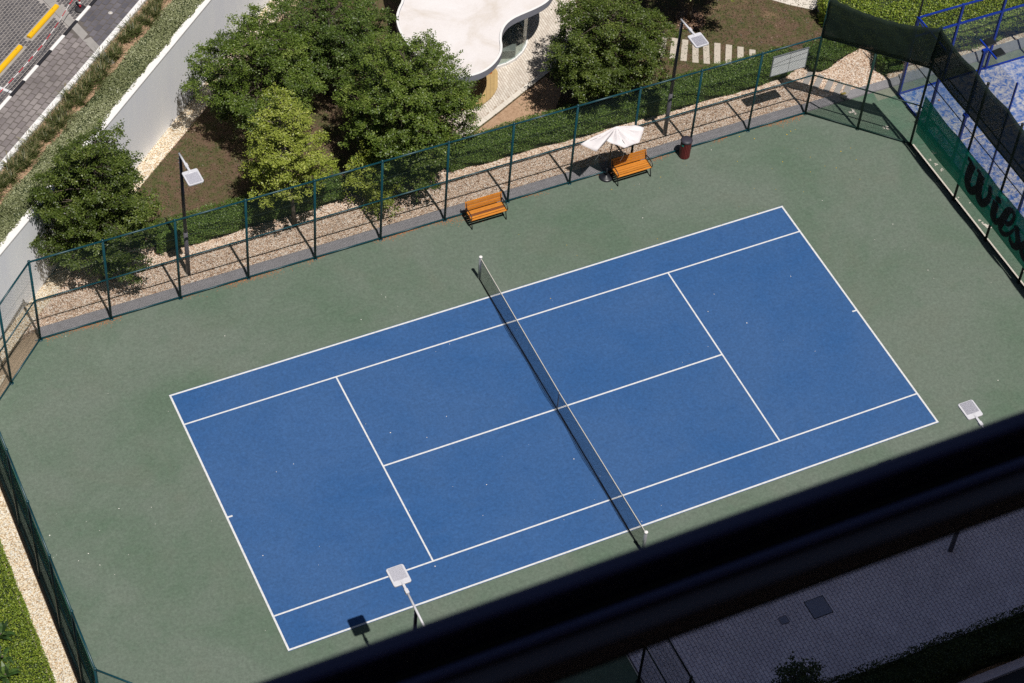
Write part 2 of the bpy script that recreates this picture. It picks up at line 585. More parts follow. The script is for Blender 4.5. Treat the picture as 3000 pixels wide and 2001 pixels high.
def quads_mesh(name, V, tone=None):
    """V: (n,4,3) array of quads -> mesh with a per-face 'tone' attribute"""
    n = len(V)
    me = bpy.data.meshes.new(name)
    me.vertices.add(n * 4)
    me.vertices.foreach_set('co', np.ascontiguousarray(V, dtype=np.float32).ravel())
    me.loops.add(n * 4)
    me.loops.foreach_set('vertex_index', np.arange(n * 4, dtype=np.int32))
    me.polygons.add(n)
    me.polygons.foreach_set('loop_start', np.arange(0, n * 4, 4, dtype=np.int32))
    me.polygons.foreach_set('loop_total', np.full(n, 4, dtype=np.int32))
    if tone is not None:
        a = me.attributes.new('tone', 'FLOAT', 'FACE')
        a.data.foreach_set('value', np.asarray(tone, dtype=np.float32))
    me.update(calc_edges=True)
    return me

def unit(a):
    return a / np.maximum(np.linalg.norm(a, axis=-1, keepdims=True), 1e-9)

def leaf_quads(C, N, length, width, rng):
    n = len(C)
    N = unit(N)
    r = unit(rng.normal(size=(n, 3)))
    T = unit(np.cross(N, r))
    B = np.cross(N, T)
    L = (length * rng.uniform(.65, 1.3, n))[:, None] * .5
    W = (width * rng.uniform(.7, 1.25, n))[:, None] * .5
    off = T * L * .15
    return np.stack([C - T * L, C + B * W + off, C + T * L, C - B * W + off], axis=1)

# ------------------------------------------------------------------ setting: ground and court
G = 0.15                       # level of the garden above the court
structure('ground', MB().sheet([(-260, -260), (260, -260), (260, 260), (-260, 260)], -.06), 'ground_sand')

court_poly = [(-18.12, -6.50), (-15.17, -9.46), (18.10, -9.46), (18.10, 6.52), (15.17, 9.47), (-15.17, 9.47), (-18.12, 6.52)]
court = structure('tennis_court', MB().prism(court_poly, -.05, 0.0), 'court_green')
MB().prism([(-11.90, -5.50), (11.90, -5.50), (11.90, 5.50), (-11.90, 5.50)], -.001, .004).build('playing_surface', 'court_blue', court)
def line(x0, x1, y0, y1):
    MB().box(x0, x1, y0, y1, .002, .0075).build('line', 'line_paint', court)
for s in (-1, 1):
    line(-11.90, 11.90, min(s * 5.485, s * 5.425), max(s * 5.485, s * 5.425))
    line(-11.835, 11.835, s * 4.115 - .027, s * 4.115 + .027)
    line(min(s * 11.90, s * 11.835), max(s * 11.90, s * 11.835), -5.425, 5.425)
    line(s * 6.4 - .027, s * 6.4 + .027, -4.088, 4.088)
    line(min(s * 11.835, s * 11.68), max(s * 11.835, s * 11.68), -.03, .03)
line(-6.372, 6.372, -.028, .028)

structure('apron', MB().prism([(15.20, 9.50), (18.13, 6.55), (18.13, -9.46), (19.05, -9.46), (19.05, 9.48)], -.05, -.004), 'apron_green')
MB().box(18.105, 18.19, -9.40, 6.44, -.02, .03).build('slab_edge', 'concrete_pale', court)
structure('side_pad', MB().prism([(-16, -16), (-2.27, -16), (-2.27, -9.50), (-15.0, -9.50)], -.05, -.003), 'court_green')

# garden level: gravel, lawn
structure('gravel_bed', MB().prism([(-18.6, 8.6), (-15.3, 9.835), (15.2, 9.835), (15.2, 9.79), (18.0, 9.79), (19.5, 9.815), (26, 9.815), (26, 20), (-10, 20)], -.05, G), 'gravel')
structure('gravel_bed.001', MB().prism([(-19.0, -7.6), (-18.22, -6.6), (-18.22, 6.5), (-16.6, 8.4), (-18.4, 8.2), (-20.2, 6.6), (-19.0, 4)], -.05, .03), 'gravel_pale')
lawn_poly = [(-12.2, 12.75), (-9.6, 11.7), (-2.5, 11.75), (1.2, 11.8), (15.4, 11.65), (15.95, 11.9), (18.2, 12.6), (18.6, 15.4), (17.0, 16.6), (12, 22), (2, 24), (-4.2, 19.55), (-5.9, 18.0), (-8.45, 15.9)]
lawn = structure('lawn', MB().prism(lawn_poly, .05, G + .012), 'lawn')

# sloping kerb between court and gravel
kb = MB()
def kerb_run(mb, x0, x1, y0, y1, z0=0.0, h=.16):
    vs = []
    for x in (x0, x1):
        vs += [(x, y0, z0 - .04), (x, y0 + .02, z0 + .012), (x, y1 - .06, h), (x, y1, h + .006), (x, y1, -.04)]
    mb.add(vs, [(0, 1, 6, 5), (1, 2, 7, 6), (2, 3, 8, 7), (3, 4, 9, 8), (4, 3, 2, 1, 0), (5, 6, 7, 8, 9)])
edge = [(-15.15 + i * 2.525, 0) for i in range(13)]
kerb = structure('kerb', MB().box(-15.3, 15.2, 9.475, 9.50, -.05, .004), 'concrete')
for i in range(12):
    m = MB()
    kerb_run(m, -15.13 + i * 2.52 + .012, -15.13 + (i + 1) * 2.52 - .012, 9.50, 9.84)
    m.build('kerb_stone', 'kerb_grey', kerb)
for (x0, x1) in ((15.13, 17.95), (17.97, 19.5)):
    m = MB()
    kerb_run(m, x0, x1, 9.52, 9.80)
    m.build('kerb_stone', 'kerb_grey', kerb)
for i in range(4):
    m = MB()
    kerb_run(m, 19.52 + i * 2.0, 19.52 + i * 2 + 1.98, 9.50, 9.82, h=.24)
    m.build('kerb_stone', 'kerb_grey', kerb)

# ------------------------------------------------------------------ raised car park beyond the retaining wall
U2 = Vector((.7555, .6551, 0))
N2 = Vector((-.6551, .7555, 0))
P0 = Vector((0, 24.07, 0))
ZC = 3.68
def cp(t, s, z=0.0):
    p = P0 + U2 * t + N2 * s
    return (p.x, p.y, z)
def cp2(t, s):
    return cp(t, s)[:2]
def cpstrip(mb, t0, t1, s0, s1, z0, z1):
    return mb.prism([cp2(t0, s0), cp2(t1, s0), cp2(t1, s1), cp2(t0, s1)], z0, z1)
T0, T1 = -34.0, 14.0
wall = empty('retaining_wall', cp(-10, 0, 0))
def wparent(o):
    o.parent = wall
    o.matrix_parent_inverse = Matrix.Translation(-Vector(wall.location))
    return o
for k in range(8):
    ta, tb = T0 + k * 6.0, T0 + (k + 1) * 6.0
    wparent(cpstrip(MB(), ta, tb - .006, 0, .28, -.05, ZC - .02).build('wall_panel', 'white_wall'))
    wparent(cpstrip(MB(), ta, tb - .006, -.012, .26, ZC - .02, ZC + .04).build('coping', 'white_paint'))
tag(wall, 'tall white rendered retaining wall below the car park edge', 'wall')
structure('terrace', cpstrip(MB(), T0, T1, .28, 40, -.05, ZC - .12), 'soil')
structure('planting_bed', cpstrip(MB(), T0, T1, .281, 2.04, ZC - .118, ZC), 'soil')
structure('walkway', cpstrip(MB(), T0, T1, 2.262, 3.636, ZC - .118, ZC + .03), 'dark_joint')
walkway = bpy.data.objects['walkway']
car_park = structure('car_park', cpstrip(MB(), T0, T1, 3.765, 40, ZC - .118, ZC - .075), 'grey_joint')
wk = empty('white_kerb', cp(-10, 2.15, ZC))
tag(wk, 'white painted kerb between walkway pavers and grass tufts', 'kerb')
for k in range(40):
    ta = T0 + k * 1.2
    o = cpstrip(MB(), ta, ta + 1.194, 2.05, 2.25, ZC - .119, ZC + .11).build('kerb_stone', 'white_paint', wk, bevel=.012)
    o.matrix_parent_inverse = Matrix.Translation(-Vector(wk.location))
bk = empty('striped_kerb', cp(-10, 3.7, ZC))
tag(bk, 'black and white striped kerb along the parking pavers', 'kerb')
# colour joints measured along the kerb: white begins at t = -9.08 going down
for k in range(36):
    ta = -9.08 + (k - 24) * .893
    o = cpstrip(MB(), ta, ta + .89, 3.64, 3.765, ZC - .119, ZC + .07).build('kerb_stone', 'white_paint' if k % 2 else 'black_paint', bk, bevel=.01)
    o.matrix_parent_inverse = Matrix.Translation(-Vector(bk.location))

# diagonal concrete band crossing the walkway into the car park
band_a, band_b = Vector((-10.41, 21.32, 0)), Vector((-9.78, 18.68, 0))
bd = (band_b - band_a).normalized()
bn = Vector((-bd.y, bd.x, 0))
def band_side(x, y):
    return (Vector((x, y, 0)) - band_a).dot(bn)

def paver_block(lx, ly, h):
    return MB().add([(-lx, -ly, -h), (lx, -ly, -h), (lx, ly, -h), (-lx, ly, -h), (-lx + .006, -ly + .006, 0), (lx - .006, -ly + .006, 0), (lx - .006, ly - .006, 0), (-lx + .006, ly - .006, 0)],
                    [(4, 5, 6, 7), (0, 1, 5, 4), (1, 2, 6, 5), (2, 3, 7, 6), (3, 0, 4, 7)])

# individual walkway blocks
blk = [paver_block(.145 + .006 * i, .10 + .004 * j, .03).mesh('paver') for i in range(3) for j in range(2)]
for b in blk:
    b.materials.append(MAT['walk_paver_warm'])
blkd = [b.copy() for b in blk]
for b in blkd:
    b.materials.clear()
    b.materials.append(MAT['walk_paver_dark'])
rot_w = math.atan2(U2.y, U2.x)
nrow = 6
cnt = 0
wr = random.Random(3)
for r in range(nrow):
    s = 2.262 + (r + .5) * (1.374 / nrow)
    t = -23.0 + (r % 2) * .16
    while t < -4.0:
        x, y, _ = cp(t, s)
        side = band_side(x, y)
        if abs(side) > .20:
            me = (blk if side < 0 else blkd)[wr.randrange(6)]
            o = link_obj('paver', me, None, walkway)
            o.location = (x, y, ZC + .043 + wr.uniform(-.004, .004))
            o.rotation_euler = (wr.uniform(-.012, .012), wr.uniform(-.012, .012), rot_w + wr.uniform(-.03, .03))
            cnt += 1
        t += .335
# band slabs
for k in range(6):
    a = band_a - bd * 1.2 + bd * (k * .82)
    q = a + bd * .81
    sc = (Vector(((a.x + q.x) / 2, (a.y + q.y) / 2, 0)) - P0).dot(N2)
    z = ZC + .046 if sc < 3.7 else ZC - .04
    if 3.0 < sc < 4.4:
        continue
    par = walkway if sc < 3.7 else car_park
    MB().prism([(p.x, p.y) for p in (a + bn * .16, a - bn * .16, q - bn * .16, q + bn * .16)], z - .05, z).build('band_slab', 'concrete', par)
for sa, sb, zz, par in ((3.77, 4.42, ZC - .041, car_park), (2.98, 3.635, ZC + .0455, walkway)):
    tA = []
    # clip the band to the strip between two offsets
    for sg in (1, -1):
        for s_ in (sa, sb):
            p0 = band_a + bn * .16 * sg
            lam = (s_ - (p0 - P0).dot(N2)) / bd.dot(N2)
            pp = p0 + bd * lam
            tA.append((pp.x, pp.y))
    MB().prism([tA[0], tA[1], tA[3], tA[2]], zz - .05, zz).build('band_slab', 'concrete', par)

# small parking pavers, joined (too small to pick apart)
def paver_field(name, parent, inside, x0, x1, y0, y1, lx, ly, z, mat, rot=0.0, org=(0, 0), h=.02, gap=.008, single=0, near=None, rngseed=1, bond=.5):
    rng = np.random.default_rng(rngseed)
    ca, sa = math.cos(rot), math.sin(rot)
    cs = []
    ny = int((y1 - y0) / ly) + 1
    nx = int((x1 - x0) / lx) + 2
    for j in range(ny):
        for i in range(nx):
            a = x0 + (i + (bond if j % 2 else 0)) * lx
            b = y0 + j * ly
            x, y = org[0] + a * ca - b * sa, org[1] + a * sa + b * ca
            if inside(x, y):
                cs.append((x, y))
    cs = np.array(cs)
    idx = np.arange(len(cs))
    if single:
        order = np.argsort(near(cs))
        one = order[:single]
        idx = order[single:]
        me = paver_block(lx / 2 - gap / 2, ly / 2 - gap / 2, h).mesh('paver')
        me.materials.append(MAT[mat])
        for k in one:
            o = link_obj('paver', me, None, parent)
            o.location = (cs[k, 0], cs[k, 1], z + rng.uniform(-.0015, .0015))
            o.rotation_euler = (0, 0, rot)
    c = cs[idx]
    n = len(c)
    hx, hy = lx / 2 - gap / 2, ly / 2 - gap / 2
    zz = z + rng.uniform(-.002, .002, n)
    def crn(a, b, dz):
        return np.stack([c[:, 0] + a * ca - b * sa, c[:, 1] + a * sa + b * ca, zz + dz], 1)
    e = .005
    top = [crn(-hx + e, -hy + e, 0), crn(hx - e, -hy + e, 0), crn(hx - e, hy - e, 0), crn(-hx + e, hy - e, 0)]
    bot = [crn(-hx, -hy, -h), crn(hx, -hy, -h), crn(hx, hy, -h), crn(-hx, hy, -h)]
    Q = [np.stack(top, 1)]
    for k in range(4):
        Q.append(np.stack([bot[k], bot[(k + 1) % 4], top[(k + 1) % 4], top[k]], 1))
    tone = rng.uniform(0, 1, n)
    V = np.concatenate(Q)
    me = quads_mesh('pavers', V, np.tile(tone, 5))
    o = link_obj(name, me, mat, parent)
    o['kind'] = 'stuff'
    return o

def in_poly(poly):
    def f(x, y):
        c = False
        n = len(poly)
        for i in range(n):
            xa, ya = poly[i]
            xb, yb = poly[i - 1]
            if (ya > y) != (yb > y) and x < (xb - xa) * (y - ya) / (yb - ya) + xa:
                c = not c
        return c
    return f

def in_park(x, y):
    p = Vector((x, y, 0)) - P0
    s, t = p.dot(N2), p.dot(U2)
    if not (3.86 < s < 9.5 and -24 < t < -3):
        return False
    if abs(band_side(x, y)) < .26:
        return False
    for (ta, tb) in STOPS:
        if ta - .12 < t < tb + .12 and 4.55 < s < 5.02:
            return False
    return True
STOPS = [(-11.48, -9.55), (-13.95, -12.02)]
paver_field('pavers', car_park, in_park, -26, 0, 3.8, 9.6, .17, .125, ZC - .058, 'park_paver', rot=rot_w + .0, org=(P0.x, P0.y), gap=.024, rngseed=4)
for (ta, tb) in STOPS:
    cpstrip(MB(), ta - .1, tb + .1, 4.60, 4.98, ZC - .08, ZC - .062).build('mortar_patch', 'concrete', car_park)
m = MB()
cpstrip(m, -14.22, -14.10, 3.80, 6.2, ZC - .06, ZC - .052)
m.build('bay_line', 'line_paint', car_park)

# ------------------------------------------------------------------ car park things
def wheel_stop(ta, tb, label):
    e = empty('wheel_stop', cp((ta + tb) / 2, 4.80, ZC - .06), rot_w)
    L = (tb - ta) / 2
    prof = [(-.10, 0), (.10, 0), (.10, .05), (.065, .11), (-.065, .11), (-.10, .05)]
    vs = [(-L, y, z) for y, z in prof] + [(L, y, z) for y, z in prof]
    n = 6
    fs = [tuple(range(n)), tuple(range(2 * n - 1, n - 1, -1))] + [(i, n + i, n + (i + 1) % n, (i + 1) % n) for i in range(n)]
    MB().add(vs, fs).build('body', 'stop_yellow', e, bevel=.012)
    for x in (-L * .7, L * .7):
        MB().lathe([(.018, .108), (.018, .116), (.006, .118)], 10, (x, 0, 0)).build('bolt', 'rubber', e)
    tag(e, label, 'wheel stop', 'yellow wheel stops in the parking bays')
wheel_stop(*STOPS[0], 'full length yellow wheel stop nearest the striped post base')
wheel_stop(*STOPS[1], 'yellow wheel stop cut off by the left picture edge')

pst = empty('delineator_post', (-9.62, 20.98, ZC - .06))
MB().lathe([(.21, 0), (.215, .03), (.20, .06), (.09, .085), (.055, .10)], 24).build('base', 'rubber', pst, True)
for i in range(6):
    MB().lathe([(.042, .10 + i * .15), (.042, .10 + (i + 1) * .15)], 14).build('stripe', 'tape_red' if i % 2 == 0 else 'tape_white', pst, True)
tag(pst, 'red and white barrier post on a round black rubber base', 'post')
bt = empty('barrier_tape', cp(-12, 4.0, ZC))
tp_ = [Vector(v) for v in ((-9.62, 20.98, 4.46), (-10.0, 20.70, 4.36), (-10.73, 19.88, 4.30), (-11.6, 18.98, 4.27), (-12.77, 17.93, 4.28), (-13.72, 17.14, 4.31), (-16.2, 15.0, 4.40), (-19.2, 12.5, 4.55))]
cum = [0.0]
for v0, v1 in zip(tp_[:-1], tp_[1:]):
    cum.append(cum[-1] + (v1 - v0).length)
def tape_at(f):
    d_ = f * cum[-1]
    for k_ in range(len(cum) - 1):
        if d_ <= cum[k_ + 1] or k_ == len(cum) - 2:
            return tp_[k_].lerp(tp_[k_ + 1], (d_ - cum[k_]) / (cum[k_ + 1] - cum[k_]))
npt = 40
for i in range(npt):
    p = [tape_at((i + k) / npt) for k in (0, 1)]
    m = MB()
    tl = .6 + .5 * math.sin(i * .35)
    wv = N2 * (.015 * math.cos(tl)) + Vector((0, 0, .015 * math.sin(tl)))
    tk = Vector((0, 0, -.003))
    m.add([p[0] - wv, p[1] - wv, p[1] + wv, p[0] + wv, p[0] - wv + tk, p[1] - wv + tk, p[1] + wv + tk, p[0] + wv + tk],
          [(0, 1, 2, 3), (7, 6, 5, 4), (3, 2, 6, 7), (0, 4, 5, 1)])
    o = m.build('tape_stripe', 'tape_red' if i % 2 else 'tape_white', bt)
    o.matrix_parent_inverse = Matrix.Translation(-Vector(bt.location))
tag(bt, 'sagging red and white barrier tape strung across the parking pavers', 'tape')
mh = empty('access_cap', (-8.70, 20.30, ZC + .043))
MB().lathe([(.085, 0), (.085, .012), (.07, .016)], 22).build('rim', 'manhole', mh, True)
MB().lathe([(.045, .0165), (.045, .021)], 18).build('lid', 'concrete_pale', mh, True)
tag(mh, 'small round pale access cap set in the dark walkway pavers', 'cap')

# ------------------------------------------------------------------ vegetation helpers
def foliage_patch(name, label, cat, poly_fn, area_pts, mat, parent=None):
    pass

def hedge(name, label, poly, z0, z1, mat, seed, dens=1700, leaf=(.050, .034), rough=.08, group=None, cat='hedge', taper=.06, tone_mu=.60):
    """clipped hedge on a polygon footprint: dark core, twiggy shell of leaves"""
    rng = np.random.default_rng(seed)
    poly = [np.array(p, float) for p in poly]
    n = len(poly)
    ctr = sum(poly) / n
    e = empty(name, (ctr[0], ctr[1], z0))
    A = sum(poly[i - 1][0] * poly[i][1] - poly[i][0] * poly[i - 1][1] for i in range(n)) / 2
    inner = []
    for i in range(n):
        e1, e2 = unit(poly[i] - poly[i - 1]), unit(poly[(i + 1) % n] - poly[i])
        n1, n2 = np.array([-e1[1], e1[0]]), np.array([-e2[1], e2[0]])
        q = (n1 + n2) / max(.5, 1 + n1.dot(n2)) * (1 if A > 0 else -1)
        inner.append(poly[i] + q * .17)
    o = MB().prism([tuple(p) for p in inner], z0 - .02, z1 - .15).build('stems', 'hedge_core', e)
    o.matrix_parent_inverse = Matrix.Translation(-Vector(e.location))
    Cs, Ns = [], []
    # top
    mn = np.min(poly, 0)
    mx = np.max(poly, 0)
    cand = rng.uniform(mn, mx, (int((mx - mn).prod() * dens), 2))
    fn = in_poly([tuple(p) for p in poly])
    cand = np.array([c for c in cand if fn(*c)])
    k = len(cand)
    def lump(P):
        return (np.sin(P[:, 0] * 2.3 + P[:, 1] * 1.1) * np.sin(P[:, 1] * 3.1 - P[:, 0] * .7 + 1.3) + .6 * np.sin(P[:, 0] * 7.1 + 2) * np.sin(P[:, 1] * 6.3)) * rough * .55
    zt = z1 + lump(cand) - np.abs(rng.normal(0, rough * .7, k))
    Cs.append(np.column_stack([cand, zt]))
    Ns.append(np.column_stack([rng.normal(0, .75, (k, 2)), np.ones(k)]))
    for i in range(n):
        a, b = poly[i - 1], poly[i]
        L = np.linalg.norm(b - a)
        m_ = int(L * (z1 - z0) * dens)
        t = rng.uniform(0, 1, m_)
        h = rng.uniform(0, 1, m_)
        nn = np.array([(b - a)[1], -(b - a)[0]]) / max(L, 1e-6)
        if A < 0:
            nn = -nn
        P = a + (b - a) * t[:, None]
        lum = np.sin(P[:, 0] * 3.1 + P[:, 1] * 2.7 + h * 4.0) * np.sin(P[:, 0] * 1.3 - P[:, 1] * 1.9 + h * 5.3) * rough
        P = P + nn * (lum - np.abs(rng.normal(0, rough * .7, m_)) - taper * h - .16 * np.clip(.35 - h, 0, 1) / .35)[:, None]
        Cs.append(np.column_stack([P, z0 + h * (z1 - z0)]))
        Ns.append(np.column_stack([nn[0] + rng.normal(0, .5, m_), nn[1] + rng.normal(0, .5, m_), rng.normal(.45, .5, m_)]))
    C_, N_ = np.concatenate(Cs), np.concatenate(Ns)
    tone = np.clip(rng.normal(tone_mu, .22, len(C_)), 0, 1)
    V = leaf_quads(C_, N_, leaf[0], leaf[1], rng)
    V = V - np.array(e.location)
    link_obj('foliage', quads_mesh('foliage', V, tone), mat, e)
    tag(e, label, cat, group)
    return e

def tree(name, label, base, crown, rx, rz, mat, seed, npads=95, per=420, leaf=(.078, .046), trunk_r=.085, tone_mu=.48, ry=None, tiers=True, cone=0.0, pad=(.36, .60), group=None, twigs=0, spread=.95, zmin=None, cut_y=None):
    rng = np.random.default_rng(seed)
    e = empty(name, base)
    bx, by, bz = base
    cx, cy, cz = crown
    ry = ry or rx
    # pads
    pads = []
    tries = 0
    while len(pads) < npads and tries < npads * 60:
        tries += 1
        d = unit(rng.normal(size=3))
        f = rng.uniform(.30, 1.0) ** .45 * spread
        zf = d[2] * f
        sc = 1.0 - cone * (zf * .5 + .5)
        wob = 1.0 + .16 * math.sin(3 * math.atan2(d[1], d[0]) + seed) + .10 * math.sin(5 * math.atan2(d[1], d[0]) + 2.0 * seed + 3 * d[2])
        p = np.array([cx + d[0] * f * rx * sc * wob, cy + d[1] * f * ry * sc * wob, cz + zf * rz])
        if tiers:
            q = .70
            p[2] = round((p[2] - cz) / q) * q + cz + rng.normal(0, .07)
        if p[2] < bz + (zmin if zmin is not None else .75):
            continue
        if cut_y is not None and p[1] < cut_y(p[2]):
            continue
        R = rng.uniform(*pad) * (1.0 - .35 * max(0, zf))
        if any(np.hypot(p[0] - q_[0][0], p[1] - q_[0][1]) < 1.0 * R and abs(p[2] - q_[0][2]) < .38 for q_ in pads):
            continue
        pads.append((p, R))
    # trunk
    top = np.array([cx, cy, cz + rz * .72])
    b0 = np.array(base, float)
    tp = []
    for k in range(8):
        s = k / 7
        p = b0 + (top - b0) * s
        p[:2] += np.array([math.sin(seed + s * 4), math.cos(seed * 1.7 + s * 3.4)]) * .07 * s * (1 - s * .4)
        tp.append(p)
    rad = [trunk_r * (1.35 if k == 0 else 1.0) * (1 - .80 * (k / 7)) + .008 for k in range(8)]
    m = MB()
    m.tube([p - b0 for p in tp], rad, 9)
    m.build('trunk', 'trunk_bark', e, True)
    # branches
    m = MB()
    for p, R in pads:
        zr = max(bz + .55, p[2] - .35 - .35 * np.hypot(p[0] - cx, p[1] - cy) / rx)
        s = np.clip((zr - bz) / max(top[2] - bz, .1), .1, .97)
        i = int(s * 7)
        i = min(i, 6)
        q = tp[i] + (tp[i + 1] - tp[i]) * (s * 7 - i)
        mid = (q + p) / 2 + np.array([0, 0, .10]) + rng.normal(0, .04, 3)
        m.tube([q - b0, mid - b0, p - b0 - np.array([0, 0, .04])], [.026 * trunk_r / .085, .016, .006], 5, caps=False)
        for w in range(3):
            a = rng.uniform(0, 2 * PI)
            ep = p + np.array([math.cos(a) * R * .8, math.sin(a) * R * .8, -.02])
            m.tube([p - b0 - np.array([0, 0, .04]), ep - b0], [.006, .003], 3, caps=False)
    for w in range(twigs):
        a = rng.uniform(0, 2 * PI)
        s0 = rng.uniform(.55, .98)
        i = min(int(s0 * 7), 6)
        q = tp[i] + (tp[i + 1] - tp[i]) * (s0 * 7 - i)
        ln = rng.uniform(.3, .9)
        ep = q + np.array([math.cos(a) * ln, math.sin(a) * ln, rng.uniform(.05, .45)])
        m.tube([q - b0, (q + ep) / 2 - b0 + rng.normal(0, .03, 3), ep - b0], [.010, .007, .003], 4, caps=False)
    m.build('branches', 'trunk_bark' if not twigs else 'twig_grey', e, True)
    # leaves
    Cs, Ns, Ts = [], [], []
    for p, R in pads:
        n = int(per * 1.6 * (R / .5) ** 2 * rng.uniform(.75, 1.2))
        # a pad is made of several sprays
        ns = max(5, int(14 * R / .5))
        sa = rng.uniform(0, 2 * PI, ns)
        sr = R * np.sqrt(rng.uniform(0, 1, ns))
        sp = np.column_stack([np.cos(sa) * sr, np.sin(sa) * sr, rng.normal(0, .04, ns) - .26 * R * (sr / R) ** 2])
        w = rng.integers(0, ns, n)
        spr = rng.normal(0, 1, (n, 3)) * np.array([.085, .085, .036])
        C_ = p + sp[w] + spr
        out = C_ - np.array([cx, cy, cz - rz * .8])
        N_ = np.array([0, 0, 1.0]) + unit(out) * .35 + rng.normal(0, .48, (n, 3))
        tn = np.clip(rng.normal(tone_mu, .17, n) + rng.normal(0, .08) + rng.normal(0, .07, ns)[w], 0, 1)
        Cs.append(C_)
        Ns.append(N_)
        Ts.append(tn)
    # inner leaves along the limbs
    ni = int(npads * per * .07)
    dd_ = unit(rng.normal(size=(ni, 3))) * (rng.uniform(0, 1, ni) ** .4)[:, None] * .60
    Ci = np.array([cx, cy, cz]) + dd_ * np.array([rx, ry, rz]) * (1 - cone * (dd_[:, 2:3] * .5 + .5))
    Cs.append(Ci)
    Ns.append(np.array([0, 0, .6]) + rng.normal(0, .7, (ni, 3)))
    Ts.append(np.clip(rng.normal(tone_mu, .17, ni), 0, 1))
    # a few loose sprays for a ragged outline
    for _ in range(int(npads * .5)):
        p, R = pads[rng.integers(len(pads))]
        d = unit(np.array([p[0] - cx, p[1] - cy, (p[2] - cz) * .4]) + rng.normal(0, .35, 3))
        n = int(per * .10)
        tt = rng.uniform(.2, 1.15, n)
        C_ = p + d * (R * tt)[:, None] * 1.25 + rng.normal(0, .045, (n, 3))
        Cs.append(C_)
        Ns.append(np.array([0, 0, 1.0]) + rng.normal(0, .6, (n, 3)))
        Ts.append(np.clip(rng.normal(tone_mu + .08, .18, n), 0, 1))
    C_, N_, T_ = np.concatenate(Cs), np.concatenate(Ns), np.concatenate(Ts)
    keep = C_[:, 2] > bz + .3
    if cut_y is not None:
        keep &= C_[:, 1] > np.array([cut_y(z) for z in C_[:, 2]]) - .25
    C_, N_, T_ = C_[keep], N_[keep], T_[keep]
    V = leaf_quads(C_, N_, leaf[0], leaf[1], rng) - b0
    link_obj('crown', quads_mesh('crown', V, T_), mat, e)
    tag(e, label, 'tree', group)
    return e

TG = 'garden trees beyond the court fence'
behind = lambda z: 9.75
tree('garden_tree', 'dense round dark green tree at the left end of the fence', (-12.32, 11.20, G), (-12.05, 11.75, 3.45), 2.34, 2.95, 'leaf_olive', 11, 140, 430, cone=.35, group=TG, cut_y=behind, zmin=.7)
tree('garden_tree', 'broad green tree reaching over the white wall', (-4.45, 15.6, G), (-4.60, 16.05, 3.30), 2.28, 2.1, 'leaf_green', 12, 110, 430, group=TG, zmin=1.0)
tree('garden_tree', 'darker tree at the top edge left of the white roof', (-1.58, 17.0, G), (-1.35, 17.1, 2.95), 1.95, 2.1, 'leaf_dark', 13, 95, 400, group=TG, zmin=1.7)
tree('garden_tree', 'large layered tree overlapping the white roof and fence rail', (-1.10, 11.72, G), (-.55, 11.80, 3.75), 2.45, 3.05, 'leaf_green', 14, 155, 430, cone=.25, group=TG, zmin=1.3, cut_y=lambda z: 9.75 if z < 3.9 else 9.0)
tree('garden_tree', 'slim yellow-green tree with bare grey twigs near its top', (-5.16, 11.10, G), (-5.42, 11.2, 3.35), 1.62, 3.15, 'leaf_lime', 15, 85, 330, cone=.30, pad=(.30, .50), group=TG, twigs=70, trunk_r=.075, zmin=2.05, cut_y=behind)
tree('garden_tree', 'dense dark green tree right of the white roof', (7.55, 12.40, G), (7.85, 12.75, 3.35), 2.25, 2.0, 'leaf_olive', 16, 130, 430, group=TG, zmin=.9, cut_y=behind)
tree('garden_tree', 'tree cut by the top edge above a mulch ring', (13.32, 15.6, G), (13.25, 15.9, 3.95), 2.1, 1.55, 'leaf_lime', 17, 70, 380, group=TG, zmin=2.0, tone_mu=.35)
tree('young_tree', 'low pale green sapling under the large layered tree', (-2.15, 10.95, G), (-2.15, 11.0, 1.55), .95, 1.05, 'leaf_lime', 18, 30, 300, pad=(.26, .42), group=TG, trunk_r=.04, zmin=.35, tone_mu=.36, cut_y=behind)

mr = empty('mulch_ring', (13.35, 15.62, G + .012))
rng_ = np.random.default_rng(4)
rr = .62 * np.sqrt(rng_.uniform(0, 1, 900))
aa = rng_.uniform(0, 2 * PI, 900)
Cm = np.column_stack([rr * np.cos(aa), rr * np.sin(aa), .02 + .07 * (1 - rr / .62) + rng_.uniform(0, .02, 900)])
link_obj('chips', quads_mesh('chips', leaf_quads(Cm, np.array([0, 0, 1.]) + rng_.normal(0, .5, (900, 3)), .09, .05, rng_), rng_.uniform(0, 1, 900)), 'leaf_mulch', mr)['kind'] = 'stuff'
MB().lathe([(.62, 0), (.5, .045), (.2, .075), (.05, .08)], 26).build('mound', 'mulch', mr, True)
tag(mr, 'round mulch bed at the foot of the top-edge tree', 'mulch bed')

# hedges behind the fence
HG = 'clipped hedges along the gravel strip'
hedge('clipped_hedge', 'long clipped hedge behind the fence from left tree to sapling', [(-10.2, 11.38), (-3.0, 11.46), (-3.0, 12.25), (-10.2, 12.3)], G, 1.14, 'leaf_hedge', 21, group=HG)
hedge('clipped_hedge', 'shaded clipped hedge piece behind the large layered tree', [(-2.7, 11.62), (.9, 11.52), (.9, 12.3), (-2.7, 12.35)], G, 1.14, 'leaf_hedge', 22, group=HG)
hedge('clipped_hedge', 'long clipped hedge behind the fence between the benches and sign', [(1.0, 11.30), (9.0, 11.16), (15.35, 11.18), (15.9, 11.55), (15.5, 12.12), (1.0, 12.2)], G, 1.18, 'leaf_hedge', 23, group=HG)
hedge('clipped_hedge', 'short clipped hedge beside the stepping slabs at the fence corner', [(16.32, 11.15), (16.75, 11.02), (17.2, 11.1), (18.9, 11.62), (18.7, 12.35), (16.2, 11.9)], G, 1.10, 'leaf_hedge', 24, group=HG, tone_mu=.5)
